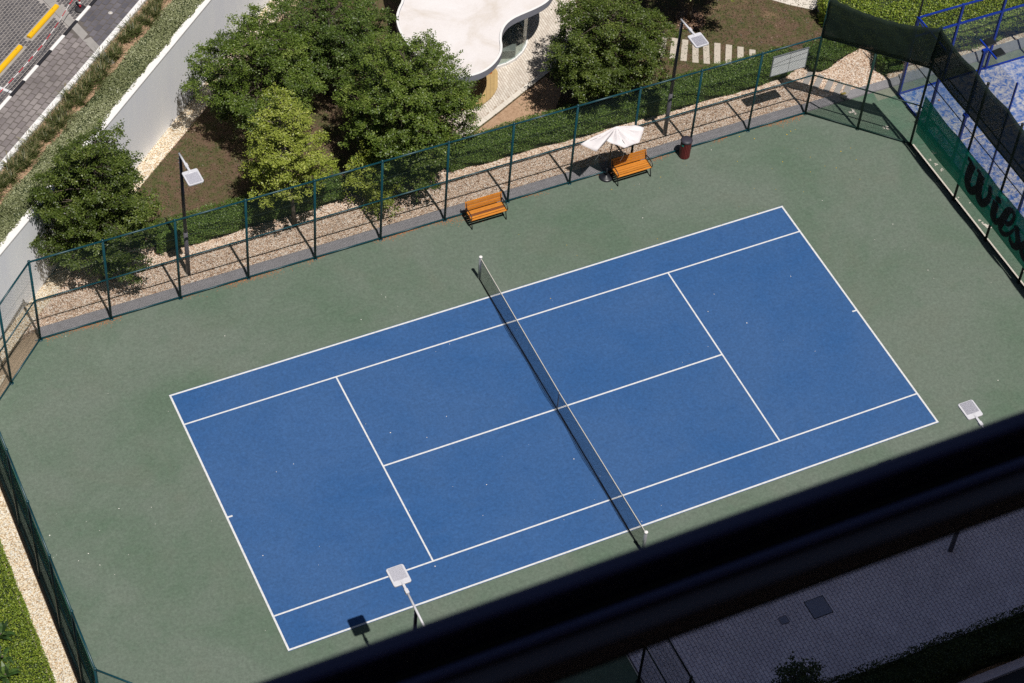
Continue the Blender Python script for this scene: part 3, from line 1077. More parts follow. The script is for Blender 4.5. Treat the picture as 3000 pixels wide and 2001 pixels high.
hedge('clipped_hedge', 'small rounded hedge between gravel and the glass court corner', [(18.75, 10.35), (18.92, 9.9), (19.9, 9.92), (20.4, 10.9), (19.2, 11.3)], G, .95, 'leaf_hedge', 25, group=HG, tone_mu=.5)
hedge('tall_hedge', 'broad bright hedge behind the blue glass court', [(18.05, 13.0), (18.9, 11.75), (20.2, 11.2), (20.6, 9.98), (27.5, 9.95), (27.5, 11.6), (22.3, 13.3), (18.75, 14.55), (18.1, 14.0)], G, 1.25, 'leaf_bright', 26, dens=800, leaf=(.075, .045), rough=.14, cat='hedge', tone_mu=.42)

# bottom-left bright ground cover hedge and broad-leaved plants
hedge('low_hedge', 'bright yellow-green low hedge at the lower left corner', [(-18.83, 4.2), (-18.80, -6.5), (-20.15, -6.5), (-21.2, 4.2)], .0, .34, 'leaf_bright', 27, dens=1200, leaf=(.062, .036), rough=.05, tone_mu=.40)
def broad_plant(loc, seed, label, n=22, L=.55):
    rng = np.random.default_rng(seed)
    e = empty('broad_leaf_plant', loc)
    Q, T = [], []
    for i in range(n):
        a = rng.uniform(0, 2 * PI)
        el = rng.uniform(.25, 1.2)
        d = np.array([math.cos(a) * math.cos(el), math.sin(a) * math.cos(el), math.sin(el)])
        s = np.array([-math.sin(a), math.cos(a), 0])
        l = L * rng.uniform(.6, 1.1)
        w = .055 * rng.uniform(.8, 1.3)
        p0 = np.array([0, 0, .03]) + rng.normal(0, .05, 3) * [1, 1, 0]
        p1 = p0 + d * l * .5
        p2 = p0 + d * l * .95 + np.array([0, 0, -l * .22])
        Q.append([p0 - s * w * .4, p0 + s * w * .4, p1 + s * w, p1 - s * w])
        Q.append([p1 - s * w, p1 + s * w, p2 + s * w * .15, p2 - s * w * .15])
        t = rng.uniform(0, 1)
        T += [t, t]
    link_obj('leaves', quads_mesh('leaves', np.array(Q), T), 'leaf_big', e)
    MB().tube([(0, 0, -.02), (0, 0, .14)], [.05, .03], 7).build('stem', 'trunk_bark', e)
    tag(e, label, 'plant', 'broad leaved plants in the low hedge')
for i, (x, y, lb) in enumerate([(-19.86, -1.75, 'uppermost dark broad-leaved plant beside the bright low hedge'), (-20.05, -2.55, 'dark broad-leaved plant below the uppermost one at the left edge'), (-20.15, -3.2, 'lowest dark broad-leaved plant at the lower left corner')]):
    broad_plant((x, y, .28), 50 + i, lb)

# succulent ground cover strip and ornamental grasses on the wall bed
rng_ = np.random.default_rng(31)
ng = 42000
t_ = rng_.uniform(-24, -3, ng)
s_ = rng_.uniform(.10, 1.28, ng)
edge_w = .20 + .06 * np.sin(t_ * 5.1) * np.sin(t_ * 2.3 + 1) + rng_.uniform(-.03, .03, ng)
edge_b = 1.2 + .06 * np.sin(t_ * 3.1 + 2) + rng_.uniform(-.05, .05, ng)
kp = (s_ > edge_w) & (s_ < edge_b)
t_, s_ = t_[kp], s_[kp]
Pg = np.array([P0.x, P0.y, 0]) + t_[:, None] * np.array(U2) + s_[:, None] * np.array(N2)
Pg[:, 2] = ZC + .06 + .05 * np.sin(t_ * 2.7) * np.sin(s_ * 5 + t_) + rng_.uniform(-.03, .05, len(t_))
Ng = np.array([0, 0, 1.]) + rng_.normal(0, .55, (len(t_), 3))
tn = np.clip(.5 + .22 * np.sin(t_ * 1.3 + s_ * 2) * np.sin(t_ * .45 + 1) + rng_.normal(0, .18, len(t_)), 0, 1)
gc = link_obj('ground_cover', quads_mesh('ground_cover', leaf_quads(Pg, Ng, .060, .042, rng_), tn), 'leaf_succulent')
tag(gc, 'grey-green succulent ground cover along the wall top', 'ground cover', kind='stuff')
cpstrip(MB(), -26, 0, .285, 1.17, ZC + .001, ZC + .03).build('ground_cover_base', 'hedge_core', bpy.data.objects['planting_bed'])

def tuft_mesh(seed):
    rng = np.random.default_rng(seed)
    Q, T = [], []
    for i in range(80):
        a = rng.uniform(0, 2 * PI)
        el = rng.uniform(.5, 1.45)
        l = rng.uniform(.20, .50)
        w = .0075
        d = np.array([math.cos(a) * math.cos(el), math.sin(a) * math.cos(el), math.sin(el)])
        s = np.array([-math.sin(a), math.cos(a), 0])
        p0 = rng.normal(0, .045, 3) * [1, 1, 0]
        p1 = p0 + d * l * .6
        p2 = p0 + d * l + np.array([math.cos(a), math.sin(a), -.6]) * l * .22
        Q += [[p0 - s * w, p0 + s * w, p1 + s * w, p1 - s * w], [p1 - s * w, p1 + s * w, p2 + s * w * .3, p2 - s * w * .3]]
        t = np.clip(rng.normal(.35, .25), 0, 1)
        T += [t, t]
    for i in range(5):     # seed plumes
        a = rng.uniform(0, 2 * PI)
        p0 = rng.normal(0, .03, 3) * [1, 1, 0]
        p1 = p0 + np.array([math.cos(a) * .16, math.sin(a) * .16, .42])
        s = np.array([-math.sin(a), math.cos(a), 0])
        Q += [[p0 - s * .004, p0 + s * .004, p1 + s * .004, p1 - s * .004], [p1 - s * .014, p1 + s * .014, p1 + [0, 0, .12] + s * .003, p1 + [0, 0, .12] - s * .003]]
        T += [.9, 1.0]
    me = quads_mesh('grass_tuft', np.array(Q), T)
    me.materials.append(MAT['grass_blade'])
    return me
tufts = [tuft_mesh(60 + i) for i in range(6)]
tr = random.Random(5)
k = 0
t = -23.5
while t < -3.5:
    for s0 in (1.74, 1.53, 1.36):
        if s0 < 1.5 and tr.random() < .35:
            continue
        x, y, _ = cp(t + tr.uniform(-.12, .12), s0 + tr.uniform(-.09, .09))
        o = link_obj('grass_tuft', tufts[k % 6])
        o.location = (x, y, ZC)
        o.rotation_euler = (0, 0, tr.uniform(0, 6.28))
        sc = tr.uniform(.8, 1.3)
        o.scale = (sc, sc, sc)
        tag(o, 'ornamental grass tuft in the sandy bed beside the white kerb', 'grass tuft', 'grass tufts along the white kerb')
        k += 1
    t += .43

# pale gravel strip at the wall foot
structure('gravel_strip', MB().prism([cp2(-24, -.005), cp2(-24, -.6), cp2(-12.9, -.60), cp2(-4, -.72), cp2(2, -.72), cp2(2, -.005)], .05, G + .018), 'gravel_pale')

# ------------------------------------------------------------------ fences
def link_panel(w, h, pitch=.075, r=.0018):
    m = MB()
    def wire(x0, z0, x1, z1, yo):
        d = Vector((x1 - x0, 0, z1 - z0))
        if d.length < .02:
            return
        d.normalize()
        nx = Vector((-d.z, 0, d.x)) * r
        a, b = Vector((x0, yo, z0)), Vector((x1, yo, z1))
        f = Vector((0, r * 1.3, 0))
        m.add([a - nx - f * .6, a + nx - f * .6, a + f, b - nx - f * .6, b + nx - f * .6, b + f], [(0, 1, 4, 3), (1, 2, 5, 4), (2, 0, 3, 5)])
    c = -h
    while c < w:
        xa, xb = max(c, 0), min(c + h, w)
        if xb > xa:
            wire(xa, xa - c, xb, xb - c, .002)
        c += pitch
    c = 0
    while c < w + h:
        xa, xb = max(c - h, 0), min(c, w)
        if xb > xa:
            wire(xa, c - xa, xb, c - xb, -.002)
        c += pitch
    me = m.mesh('mesh_panel')
    return me
PANELS = {}
def panel(w, h, mat, pitch=.075, r=.0018):
    key = (round(w, 2), round(h, 2), mat, pitch, r)
    if key not in PANELS:
        me = link_panel(w, h, pitch, r)
        me.materials.append(MAT[mat])
        PANELS[key] = me
    return PANELS[key]

def fence(name, label, a, b, nb, h=4.0, mat='fence_green', wire='fence_wire', post_h=None, first=True, last=True, base_z=0.0, pr=.045, bottom=True, group='court fence runs', low=(), stations=None):
    a, b = Vector((a[0], a[1], base_z)), Vector((b[0], b[1], base_z))
    d = (b - a)
    L = d.length
    e = empty(name, a, math.atan2(d.y, d.x))
    ph = post_h or h
    st = stations or [L * i / nb for i in range(nb + 1)]
    nb = len(st) - 1
    for i in range(nb + 1):
        if (i == 0 and not first) or (i == nb and not last):
            continue
        x = st[i]
        ph = (post_h or h) if i not in low else h
        m = MB()
        m.tube([(x, 0, -.04), (x, 0, ph)], pr, 10)
        m.lathe([(pr + .006, ph - .02), (pr + .006, ph + .01), (pr * .4, ph + .035)], 10, (x, 0, 0))
        m.lathe([(.085, 0.0), (.085, .012)], 10, (x, 0, 0))
        m.build('post', mat, e, True)
    zs = [(h - .04, .034), (h / 2 + .03, .027)] + ([(.075, .03)] if bottom else [])
    for z, r in zs:
        for i in range(nb):
            MB().tube([(st[i] + pr * .7, 0, z), (st[i + 1] - pr * .7, 0, z)], r, 8).build('rail', mat, e, True)
    for i in range(nb):
        o = link_obj('mesh_panel', panel(st[i + 1] - st[i] - .06, h - .14, wire), None, e)
        o.location = (st[i] + .03, .036, .09)
    for z in (h * .27, h * .76):
        MB().tube([(0.05, .04, z), (L - .05, .04, z)], .003, 4).build('tension_wire', wire, e)
    tag(e, label, 'fence', group)
    return e
NE, SE_ = (15.12, 9.43), (18.06, 6.49)
fence('chain_link_fence', 'long teal chain-link fence run behind the benches', (-15.12, 9.43), (15.12, 9.43), 12, last=False)
fence('chain_link_fence', 'short angled chain-link fence run at the left edge', (-18.06, 6.49), (-15.12, 9.43), 2, last=False)
fence('chain_link_fence', 'chain-link fence run seen edge-on down the lower left', (-18.06, -6.30), (-18.06, 6.49), 6, last=False)
fence('chain_link_fence', 'angled chain-link fence corner at the bottom left', (-15.12, -9.40), (-18.06, -6.30), 2, first=False, last=False)
fence('chain_link_fence', 'angled tall dark fence run under the black shade cloth', NE, SE_, 2, h=4.0, mat='fence_dark', post_h=5.98, pr=.05, low=(1,))
fence('chain_link_fence', 'tall dark fence run behind the lettered green banner', SE_, (18.06, -9.31), 7, mat='fence_black', post_h=5.95, first=False, pr=.05, stations=[0, 3.12, 5.32, 7.55, 9.78, 12.0, 14.0, 15.8])
fence('chain_link_fence', 'near fence run hidden below the facade rail', (-15.12, -9.40), (15.12, -9.40), 12)
fence('chain_link_fence', 'shaded chain-link fence run beside the dim pavers', (-2.35, -10.70), (-2.35, -15.70), 2, mat='fence_black', wire='fence_black')

# teal corner post where the two heights meet
# shade cloths (hang from the tall posts)
def cloth(name, label, a, b, z0, z1, mat, cat, off=.06, n=24, m_=8, sag0=.10, sag1=.22, bays=2, seed=1, thick=.004, bulge=.10):
    rng = np.random.default_rng(seed)
    a, b = Vector((a[0], a[1], 0)), Vector((b[0], b[1], 0))
    d = (b - a)
    L = d.length
    d.normalize()
    nn = Vector((d.y, -d.x, 0))
    e = MB()
    for i in range(n + 1):
        u = i / n
        fb = (u * bays) % 1.0
        dip = math.sin(PI * fb)
        for j in range(m_ + 1):
            v = j / m_
            zt = z1 - sag1 * dip - .012 * math.sin(u * 61 + 1)
            zb = z0 + sag0 * dip * .4 + .012 * math.sin(u * 47)
            z = zb + (zt - zb) * v
            p = a + d * L * u + nn * (off + bulge * dip * math.sin(PI * v) + .02 * math.sin(u * 23 + v * 5) * math.sin(v * 7 + u * 11))
            e.v.append((p.x, p.y, z))
    for i in range(n):
        for j in range(m_):
            q = i * (m_ + 1) + j
            e.f.append((q, q + m_ + 1, q + m_ + 2, q + 1))
    o = e.build(name, mat, None, True)
    s = o.modifiers.new('thickness', 'SOLIDIFY')
    s.thickness = thick
    tag(o, label, cat)
    return o
cloth('shade_cloth', 'dark green-black shade cloth on the angled corner fence top', NE, SE_, 3.95, 5.92, 'shade_black', 'shade cloth', off=.05, n=32, sag1=.30, sag0=.1, bays=1, seed=2, bulge=.06)
cloth('shade_cloth', 'black shade cloth along the right fence top', SE_, (18.06, -9.3), 3.95, 5.95, 'shade_black', 'shade cloth', off=.05, n=84, sag1=.12, sag0=.05, bays=7, seed=3, bulge=.08)
banner = cloth('windscreen_banner', 'green windscreen banner with huge black lettering on right fence', (18.06, 6.24), (18.06, -9.2), .95, 2.82, 'banner_green', 'banner', off=.12, n=84, sag1=.05, sag0=.02, bays=7, seed=4, bulge=.02)
cloth('windscreen_banner', 'dark green windscreen on the edge-on left fence', (-18.06, -6.2), (-18.06, 6.2), .95, 2.82, 'banner_green', 'banner', off=.09, n=60, sag1=.05, sag0=.02, bays=6, seed=5, bulge=.03)

# lettering: strokes in (u, z) with u = -y, on the court side of the banner
def stroke(pts, w, seg=10):
    """smooth brush stroke polygon strip through pts, w may vary"""
    P = [Vector((p[0], p[1])) for p in pts]
    if not hasattr(w, '__len__'):
        w = [w] * len(P)
    S, Wd = [], []
    n = len(P)
    for i in range(n - 1):
        p0, p1, p2, p3 = P[max(i - 1, 0)], P[i], P[i + 1], P[min(i + 2, n - 1)]
        for k in range(seg):
            t = k / seg
            S.append(.5 * ((2 * p1) + (p2 - p0) * t + (2 * p0 - 5 * p1 + 4 * p2 - p3) * t * t + (3 * p1 - p0 - 3 * p2 + p3) * t ** 3))
            Wd.append(w[i] + (w[i + 1] - w[i]) * t)
    S.append(P[-1])
    Wd.append(w[-1])
    vs = []
    for i, p in enumerate(S):
        d = S[min(i + 1, len(S) - 1)] - S[max(i - 1, 0)]
        d.normalize()
        q = Vector((-d.y, d.x)) * Wd[i] / 2
        vs += [p + q, p - q]
    fs = [(2 * i, 2 * i + 1, 2 * i + 3, 2 * i + 2) for i in range(len(S) - 1)]
    return vs, fs
LET = {
 'W': [([(-3.13, 2.52), (-2.86, 2.46)], .17), ([(-2.78, 2.50), (-2.84, 2.0), (-2.80, 1.55), (-2.55, 1.36), (-2.28, 1.66), (-2.18, 2.1)], [.38, .38, .38, .33, .29, .24]),
       ([(-2.50, 2.50), (-2.24, 2.46)], .15), ([(-2.20, 2.50), (-2.16, 2.0), (-2.05, 1.55), (-1.80, 1.42), (-1.58, 1.70), (-1.50, 2.05), (-1.62, 2.48)], [.38, .38, .38, .33, .28, .24, .20])],
 'i': [([(-1.19, 2.30), (-1.02, 2.33), (-.86, 2.38)], [.16, .26, .16]), ([(-1.25, 2.07), (-1.06, 2.09)], .11), ([(-1.09, 2.14), (-1.08, 1.75), (-1.03, 1.48), (-.88, 1.38), (-.72, 1.52), (-.62, 1.72)], [.36, .37, .35, .29, .22, .17])],
 'l': [([(-.60, 1.42), (-.50, 1.90), (-.43, 2.28), (-.28, 2.53), (-.12, 2.55), (-.03, 2.40), (-.05, 2.15), (-.16, 1.93), (-.34, 1.78)], [.36, .35, .31, .23, .17, .16, .16, .18, .22]), ([(-.58, 1.50), (-.48, 1.32), (-.30, 1.29), (-.12, 1.42), (.04, 1.66), (.16, 1.98)], [.24, .22, .22, .18, .14, .10])],
 's': [([(.12, 2.06), (.28, 2.16), (.42, 2.10)], [.10, .15, .16]), ([(.26, 2.12), (.40, 1.92), (.54, 1.70), (.54, 1.44), (.36, 1.31), (.16, 1.36), (.08, 1.50)], [.24, .31, .32, .29, .24, .18, .12])],
 'o': [([(1.15, 2.08), (.88, 1.92), (.80, 1.60), (.98, 1.36), (1.26, 1.42), (1.40, 1.74), (1.26, 2.02), (1.08, 2.10)], .27)],
 'n': [([(1.72, 2.10), (1.74, 1.70), (1.76, 1.28)], .30), ([(1.78, 1.66), (2.02, 2.02), (2.26, 1.98), (2.28, 1.62), (2.34, 1.34), (2.56, 1.46)], [.2, .26, .30, .30, .28, .2])],
}
for ch, strokes in LET.items():
    m = MB()
    for si, (pts, w) in enumerate(strokes):
        vs, fs = stroke(pts, w)
        k = len(m.v)
        xo = 18.06 - .12 - .030 - .0015 * si
        m.add([(xo, -p.x, p.y) for p in vs], [f[::-1] for f in fs])
    o = m.build('letter', 'banner_ink', banner)

# white board on the fence
sb = empty('notice_board', (13.93, 9.50, 2.54))
MB().box(-.755, .755, -.012, .012, 0, .98).build('panel', 'board_white', sb)
for z in (0, .955):
    MB().box(-.77, .77, -.022, .022, z, z + .035).build('frame', 'galvanised', sb)
for x in (-.77, .735):
    MB().box(x, x + .035, -.021, .021, .036, .954).build('frame', 'galvanised', sb)
MB().box(-.006, .006, -.016, -.0125, .04, .95).build('seam', 'fence_black', sb)
MB().tube([(-.74, -.018, .60), (-.2, -.018, .69), (.74, -.018, .78)], .004, 5).build('cable', 'fence_black', sb)
tag(sb, 'blank white board hung on the fence near its right end', 'board')

# ------------------------------------------------------------------ tennis net
net = empty('tennis_net', (0, 0, 0))
def net_top(y):
    return .914 + (1.07 - .914) * (abs(y) / 6.3) ** 1.15
for s in (-1, 1):
    m = MB()
    m.lathe([(.055, 0), (.055, 1.10)], 16, (0, s * 6.40, 0))
    o = m.build('net_post', 'galvanised', net, True)
    MB().lathe([(.064, 1.101), (.064, 1.135), (.045, 1.15)], 16, (0, s * 6.40, 0)).build('cap', 'white_paint', o, True)
    MB().box(-.05, -.02, s * 6.40 - .035, s * 6.40 + .035, .55, .75).build('winder', 'iron_dark', o)
m = MB()
yy = np.linspace(-6.33, 6.33, 282)
for y in yy:
    z1 = net_top(y) - .03
    sl = .06 * math.sin(y * 1.7) * .0
    r = .0026
    m.add([(-r, y - r, .03), (r, y - r, .03), (0, y + r, .03), (-r, y - r, z1), (r, y - r, z1), (0, y + r, z1)], [(0, 1, 4, 3), (1, 2, 5, 4), (2, 0, 3, 5)])
for k in range(21):
    for i in range(40):
        ya, yb = -6.33 + 12.66 * i / 40, -6.33 + 12.66 * (i + 1) / 40
        f = k / 20
        za, zb = .03 + f * (net_top(ya) - .06), .03 + f * (net_top(yb) - .06)
        r = .0026
        m.add([(-r, ya, za - r), (r, ya, za - r), (0, ya, za + r), (-r, yb, zb - r), (r, yb, zb - r), (0, yb, zb + r)], [(0, 1, 4, 3), (1, 2, 5, 4), (2, 0, 3, 5)])
m.build('net_mesh', 'net_cord', net)['kind'] = 'stuff'
m = MB()
def slack(y, f):
    b_ = (1 - (y / 6.33) ** 4) * (.75 + .25 * math.sin(y * 2.1))
    return (-.13 * b_ * math.sin(PI * f * .9) - .02, .26 * f * b_ + .012)
for i in range(380):
    y = -6.2 + 12.4 * i / 379
    pts_ = [slack(y, f) for f in (0, .33, .66, 1.0)]
    m.tube([(p_[0], y, p_[1]) for p_ in pts_], .0026, 3, caps=False)
for f in (0, .2, .4, .6, .8, 1.0):
    m.tube([(slack(-6.2 + .31 * k, f)[0], -6.2 + .31 * k, slack(-6.2 + .31 * k, f)[1]) for k in range(41)], .003, 3, caps=False)
m.build('net_slack', 'net_cord', net)['kind'] = 'stuff'
m = MB()
pts = [(0, -6.36 + 12.72 * i / 40, net_top(-6.36 + 12.72 * i / 40)) for i in range(41)]
for a_, b_ in zip(pts[:-1], pts[1:]):
    m.add([(-.012, a_[1], a_[2] - .055), (.012, a_[1], a_[2] - .055), (.012, a_[1], a_[2]), (-.012, a_[1], a_[2]), (-.012, b_[1], b_[2] - .055), (.012, b_[1], b_[2] - .055), (.012, b_[1], b_[2]), (-.012, b_[1], b_[2])],
          [(0, 4, 5, 1), (1, 5, 6, 2), (2, 6, 7, 3), (3, 7, 4, 0)])
m.build('head_band', 'net_band', net)
MB().box(-.016, .016, -.022, .022, .0, .925).build('centre_strap', 'galvanised', net)
MB().tube([(0, -6.36, .02), (0, 6.36, .02)], .008, 6).build('bottom_cord', 'net_cord', net)
tag(net, 'black tennis net with pale head band across the blue court', 'tennis net')

# ------------------------------------------------------------------ lamp posts
def lamp_post(loc, rz, label, hgt=6.0, back=.22, reach=1.17):
    e = empty('lamp_post', loc, rz)          # head reaches along local +x
    MB().tube([(0, 0, 0), (0, 0, 2.15)], [.082, .074], 14).build('lower_pole', 'pole_grey', e, True)  # lower stretch of the pole, slightly thicker and a lighter grey
    MB().tube([(0, 0, 2.15), (0, 0, hgt - .08)], [.068, .052], 14).build('pole', 'pole_dark', e, True)
    MB().tube([(-back, 0, hgt - .03), (reach - .58, 0, hgt + .02)], .036, 12).build('arm', 'lamp_white', e, True)
    for z in (hgt - .14, hgt - .34):
        MB().tube([(0, -.09, z), (0, .09, z)], .008, 6).build('bolt', 'galvanised', e)
    ck = MB()
    ck.box(reach - .66, reach - .50, -.055, .055, hgt - .045, hgt + .065)
    ck.box(reach - .50, reach - .27, -.038, .038, hgt - .02, hgt + .055)
    ck.build('clamp', 'lamp_white', e, bevel=.012)
    # head: rounded plate, slightly arched front
    x0, x1, hw, rc = reach - .32, reach + .33, .275, .06
    out = []
    for (cx, cy, a0) in ((x1 - rc, hw - rc, 0), (x0 + rc, hw - rc, 90), (x0 + rc, -hw + rc, 180), (x1 - rc, -hw + rc, 270)):
        for k in range(6):
            a = math.radians(a0 + 18 * k)
            xx = cx + rc * math.cos(a)
            yy_ = cy + rc * math.sin(a)
            if xx > x1 - rc:
                xx += .03 * (1 - (yy_ / hw) ** 2)
            out.append((xx, yy_))
    hd = MB().prism(out, hgt - .02, hgt + .045).build('head', 'lamp_white', e, bevel=.014)
    fm = MB()
    for k in range(21):
        y = -.21 + .42 * k / 20
        fm.box(x0 + .17, x1 - .02, y - .005, y + .005, hgt + .044, hgt + .064)
    fm.build('heat_fins', 'lamp_fin', hd)
    MB().box(x0 + .165, x1 - .03, -.215, .215, hgt + .0445, hgt + .050).build('fin_tray', 'lamp_fin', hd)
    nb = MB()
    nb.add([(x0 - .02, -.04, hgt + .046), (x0 - .02, .04, hgt + .046), (x0 + .16, -.10, hgt + .046), (x0 + .16, .10, hgt + .046), (x0 - .02, -.03, hgt + .075), (x0 - .02, .03, hgt + .075), (x0 + .14, -.04, hgt + .060), (x0 + .14, .04, hgt + .060)],
           [(0, 2, 6, 4), (1, 5, 7, 3), (4, 6, 7, 5), (2, 3, 7, 6), (0, 4, 5, 1)])
    nb.build('neck', 'lamp_white', hd)
    MB().box(x0 + .14, x1 - .06, -.20, .20, hgt - .028, hgt - .0205).build('lens', 'glass_clear', hd)
    tag(e, label, 'lamp post', 'court lamp posts')
lamp_post((-9.47, 10.30, G), -PI / 2 + .03, 'dark lamp post behind the fence left of the slim yellow-green tree', 5.90, back=.10, reach=1.14)
lamp_post((9.46, 10.30, G), -PI / 2 + .03, 'dark lamp post behind the fence right of the umbrella', 5.72, back=.10, reach=1.14)
lamp_post((-9.38, -9.18, 0), PI / 2, 'lamp post whose pale head hangs over the court lower left', 6.0, back=.75, reach=1.24)
lamp_post((9.40, -10.22, 0), PI / 2, 'lamp post whose pale head hangs beside the right court corner', 6.0, back=.35, reach=1.17)

# ------------------------------------------------------------------ benches, bin, umbrella
def bench(loc, label, dark_slat):
    e = empty('park_bench', loc)           # origin left-front foot; faces -y
    W = 1.46
    # seat slats
    ys = [-.015, .085, .185, .285, .375]
    for i, y in enumerate(ys):
        o = MB().box(.0, W, y, y + .082, .415 + .012 * (0 if i > 0 else -1), .445 + .012 * (0 if i > 0 else -1)).build('seat_slat', 'bench_wood_dark' if i == dark_slat else 'bench_wood', e, bevel=.008)
    # back slats lean backwards
    for i in range(4):
        t = .055 + i * .098
        c = Vector((W / 2, .455 + t * .30, .475 + t * .95))
        ax = Vector((0, .30, .95)).normalized()
        MB().obox(c, (1, 0, 0), ax, Vector((0, -ax.z, ax.y)), W / 2, .041, .014).build('back_slat', 'bench_wood', e, bevel=.008)
    for x in (.05, W - .05):
        m = MB()
        m.tube([(x, -.06, .02), (x, -.03, .16), (x, .03, .33), (x, .02, .40)], [.022, .020, .020, .020], 8)
        m.build('front_leg', 'iron_dark', e, True)
        MB().tube([(x, .52, .02), (x, .46, .18), (x, .43, .40), (x, .475, .58), (x, .60, .90)], [.022, .02, .02, .02, .018], 8).build('back_leg', 'iron_dark', e, True)
        MB().box(x - .02, x + .02, -.02, .47, .385, .412).build('seat_rail', 'iron_dark', e)
        ax_ = x - .03 if x < .5 else x + .03
        MB().tube([(ax_, .00, .43), (ax_, -.045, .55), (ax_, -.01, .63), (ax_, .12, .655), (ax_, .30, .645), (ax_, .47, .62)], .019, 8).build('armrest', 'iron_dark', e, True)
    MB().tube([(.05, .24, .37), (W - .05, .24, .37)], .014, 6).build('stretcher', 'iron_dark', e)
    tag(e, label, 'bench', 'slatted wooden benches inside the court')
bench((.69, 8.70, 0), 'wooden slat bench standing alone with a dark seat slat', 2)
bench((6.61, 8.70, 0), 'wooden slat bench beside the white umbrella', 9)

bn_ = empty('litter_bin', (9.70, 9.13, 0))
MB().lathe([(.185, .0), (.185, .04)], 24).build('base', 'iron_dark', bn_, True)
MB().lathe([(.178, .04), (.178, .80)], 24).build('liner', 'rubber', bn_, True)
for k in range(22):
    a = 2 * PI * k / 22
    # opening on the left-front side
    z1 = .80
    if 9.6 < k < 13.4:
        z1 = .60
    MB().obox((math.cos(a) * .197, math.sin(a) * .197, (.03 + z1) / 2), (-math.sin(a), math.cos(a), 0), (0, 0, 1), (math.cos(a), math.sin(a), 0), .0225, (z1 - .03) / 2, .010).build('slat', 'bin_wood', bn_)
MB().lathe([(.215, .80), (.225, .815), (.225, .85), (.17, .885), (.05, .90)], 28).build('lid', 'bin_lid', bn_, True)
MB().obox((-.185, -.06, .66), (0.3, -1, 0), (0, 0, 1), (1, .3, 0), .05, .03, .012).build('bag', 'bag_teal', bn_, bevel=.01)
tag(bn_, 'round dark red slatted litter bin with a dark lid', 'bin')

um = empty('umbrella', (6.46, 9.22, 0))
MB().lathe([(.27, 0), (.275, .03), (.22, .07), (.07, .085), (.04, .12)], 28).build('base', 'iron_dark', um, True)
MB().tube([(0, 0, .05), (0, 0, .5)], .032, 10).build('sleeve', 'iron_dark', um, True)
MB().tube([(0, 0, .4), (.04, -.01, 1.4), (.16, .0, 2.50)], .022, 10).build('pole', 'iron_dark', um, True)
apex = np.array([6.60, 9.20, 2.60])
ring = [(5.20, 9.25, 2.16), (5.58, 8.70, 2.12), (5.85, 8.86, 2.20), (6.10, 8.98, 2.24), (6.34, 8.72, 2.20), (6.62, 8.50, 2.14), (6.95, 8.50, 2.16), (7.24, 8.52, 2.18), (7.50, 8.80, 2.20), (7.72, 9.08, 2.24), (7.45, 9.30, 2.26), (6.95, 9.36, 2.34), (6.40, 9.36, 2.34), (5.80, 9.34, 2.24)]
m = MB()
NR = 9
dense = []
for i in range(len(ring)):
    a_, b_ = np.array(ring[i]), np.array(ring[(i + 1) % len(ring)])
    for k in range(5):
        dense.append(a_ + (b_ - a_) * k / 5)
nd = len(dense)
rr_ = np.random.default_rng(9)
m.v.append(tuple(apex))
for j in range(1, NR + 1):
    f = j / NR
    for i in range(nd):
        p = apex + (dense[i] - apex) * f
        th = i / nd * 2 * PI
        # cloth sags between ribs and puckers toward the front
        p[2] += -.10 * math.sin(PI * f) * (0.5 + .5 * math.cos(th * 8)) + .035 * math.sin(th * 17 + f * 9) * f * (1 - f) * 2
        p[2] += .07 * f ** 2 * (.5 - .5 * math.cos(th * 8)) * .4
        if f > .5 and f < .7 and 26 < i < 36:
            p[2] -= .035
        m.v.append(tuple(p))
for i in range(nd):
    m.f.append((0, 1 + i, 1 + (i + 1) % nd))
for j in range(NR - 1):
    for i in range(nd):
        q = 1 + j * nd
        m.f.append((q + i, q + nd + i, q + nd + (i + 1) % nd, q + (i + 1) % nd))
o = m.build('canopy', 'canvas', um, True)
o.matrix_parent_inverse = Matrix.Translation(-Vector(um.location))
sm = o.modifiers.new('thickness', 'SOLIDIFY')
sm.thickness = .006
for i in (0, 7, 15, 27, 37, 47, 57):
    q = dense[i]
    o = MB().tube([tuple(apex - [0, 0, .06]), tuple((apex + q) / 2 - [0, 0, .12]), tuple(q - [0, 0, .03])], .008, 5).build('rib', 'iron_dark', um)
    o.matrix_parent_inverse = Matrix.Translation(-Vector(um.location))
for (q, dz) in (((5.72, 8.78, 2.12), .55), ((6.62, 8.52, 2.12), .7)):
    o = MB().tube([q, (q[0] + .04, q[1] + .02, q[2] - dz * .6), (q[0] - .05, q[1] + .05, q[2] - dz)], .006, 5).build('strap', 'galvanised', um)
    o.matrix_parent_inverse = Matrix.Translation(-Vector(um.location))
tag(um, 'crumpled white sun umbrella with a broken canopy behind the bench', 'umbrella')

# ------------------------------------------------------------------ pavilion with the curved white roof
pav = empty('pavilion', (4.0, 18.0, G))
def pv(o):
    o.parent = pav
    o.matrix_parent_inverse = Matrix.Translation(-Vector(pav.location))
    return o
edge = [(1.95, 18.03), (1.62, 17.68), (1.32, 17.22), (1.16, 16.61), (1.13, 16.10), (1.18, 15.2), (1.34, 14.4), (1.62, 13.78), (1.94, 13.50), (2.21, 13.38), (2.49, 13.31), (2.83, 13.28), (3.20, 13.33), (3.54, 13.46), (3.89, 13.68), (4.22, 14.00), (4.42, 14.35), (4.53, 14.70), (4.74, 15.08), (5.04, 15.38), (5.41, 15.57), (5.90, 15.67), (6.40, 15.75), (6.87, 15.88), (7.22, 16.06), (7.75, 16.6), (8.1, 17.4), (8.2, 18.4), (8.0, 19.6), (7.3, 21.0), (6.0, 22.0), (4.4, 22.2), (3.2, 21.4), (2.6, 20.2), (2.35, 19.1)]
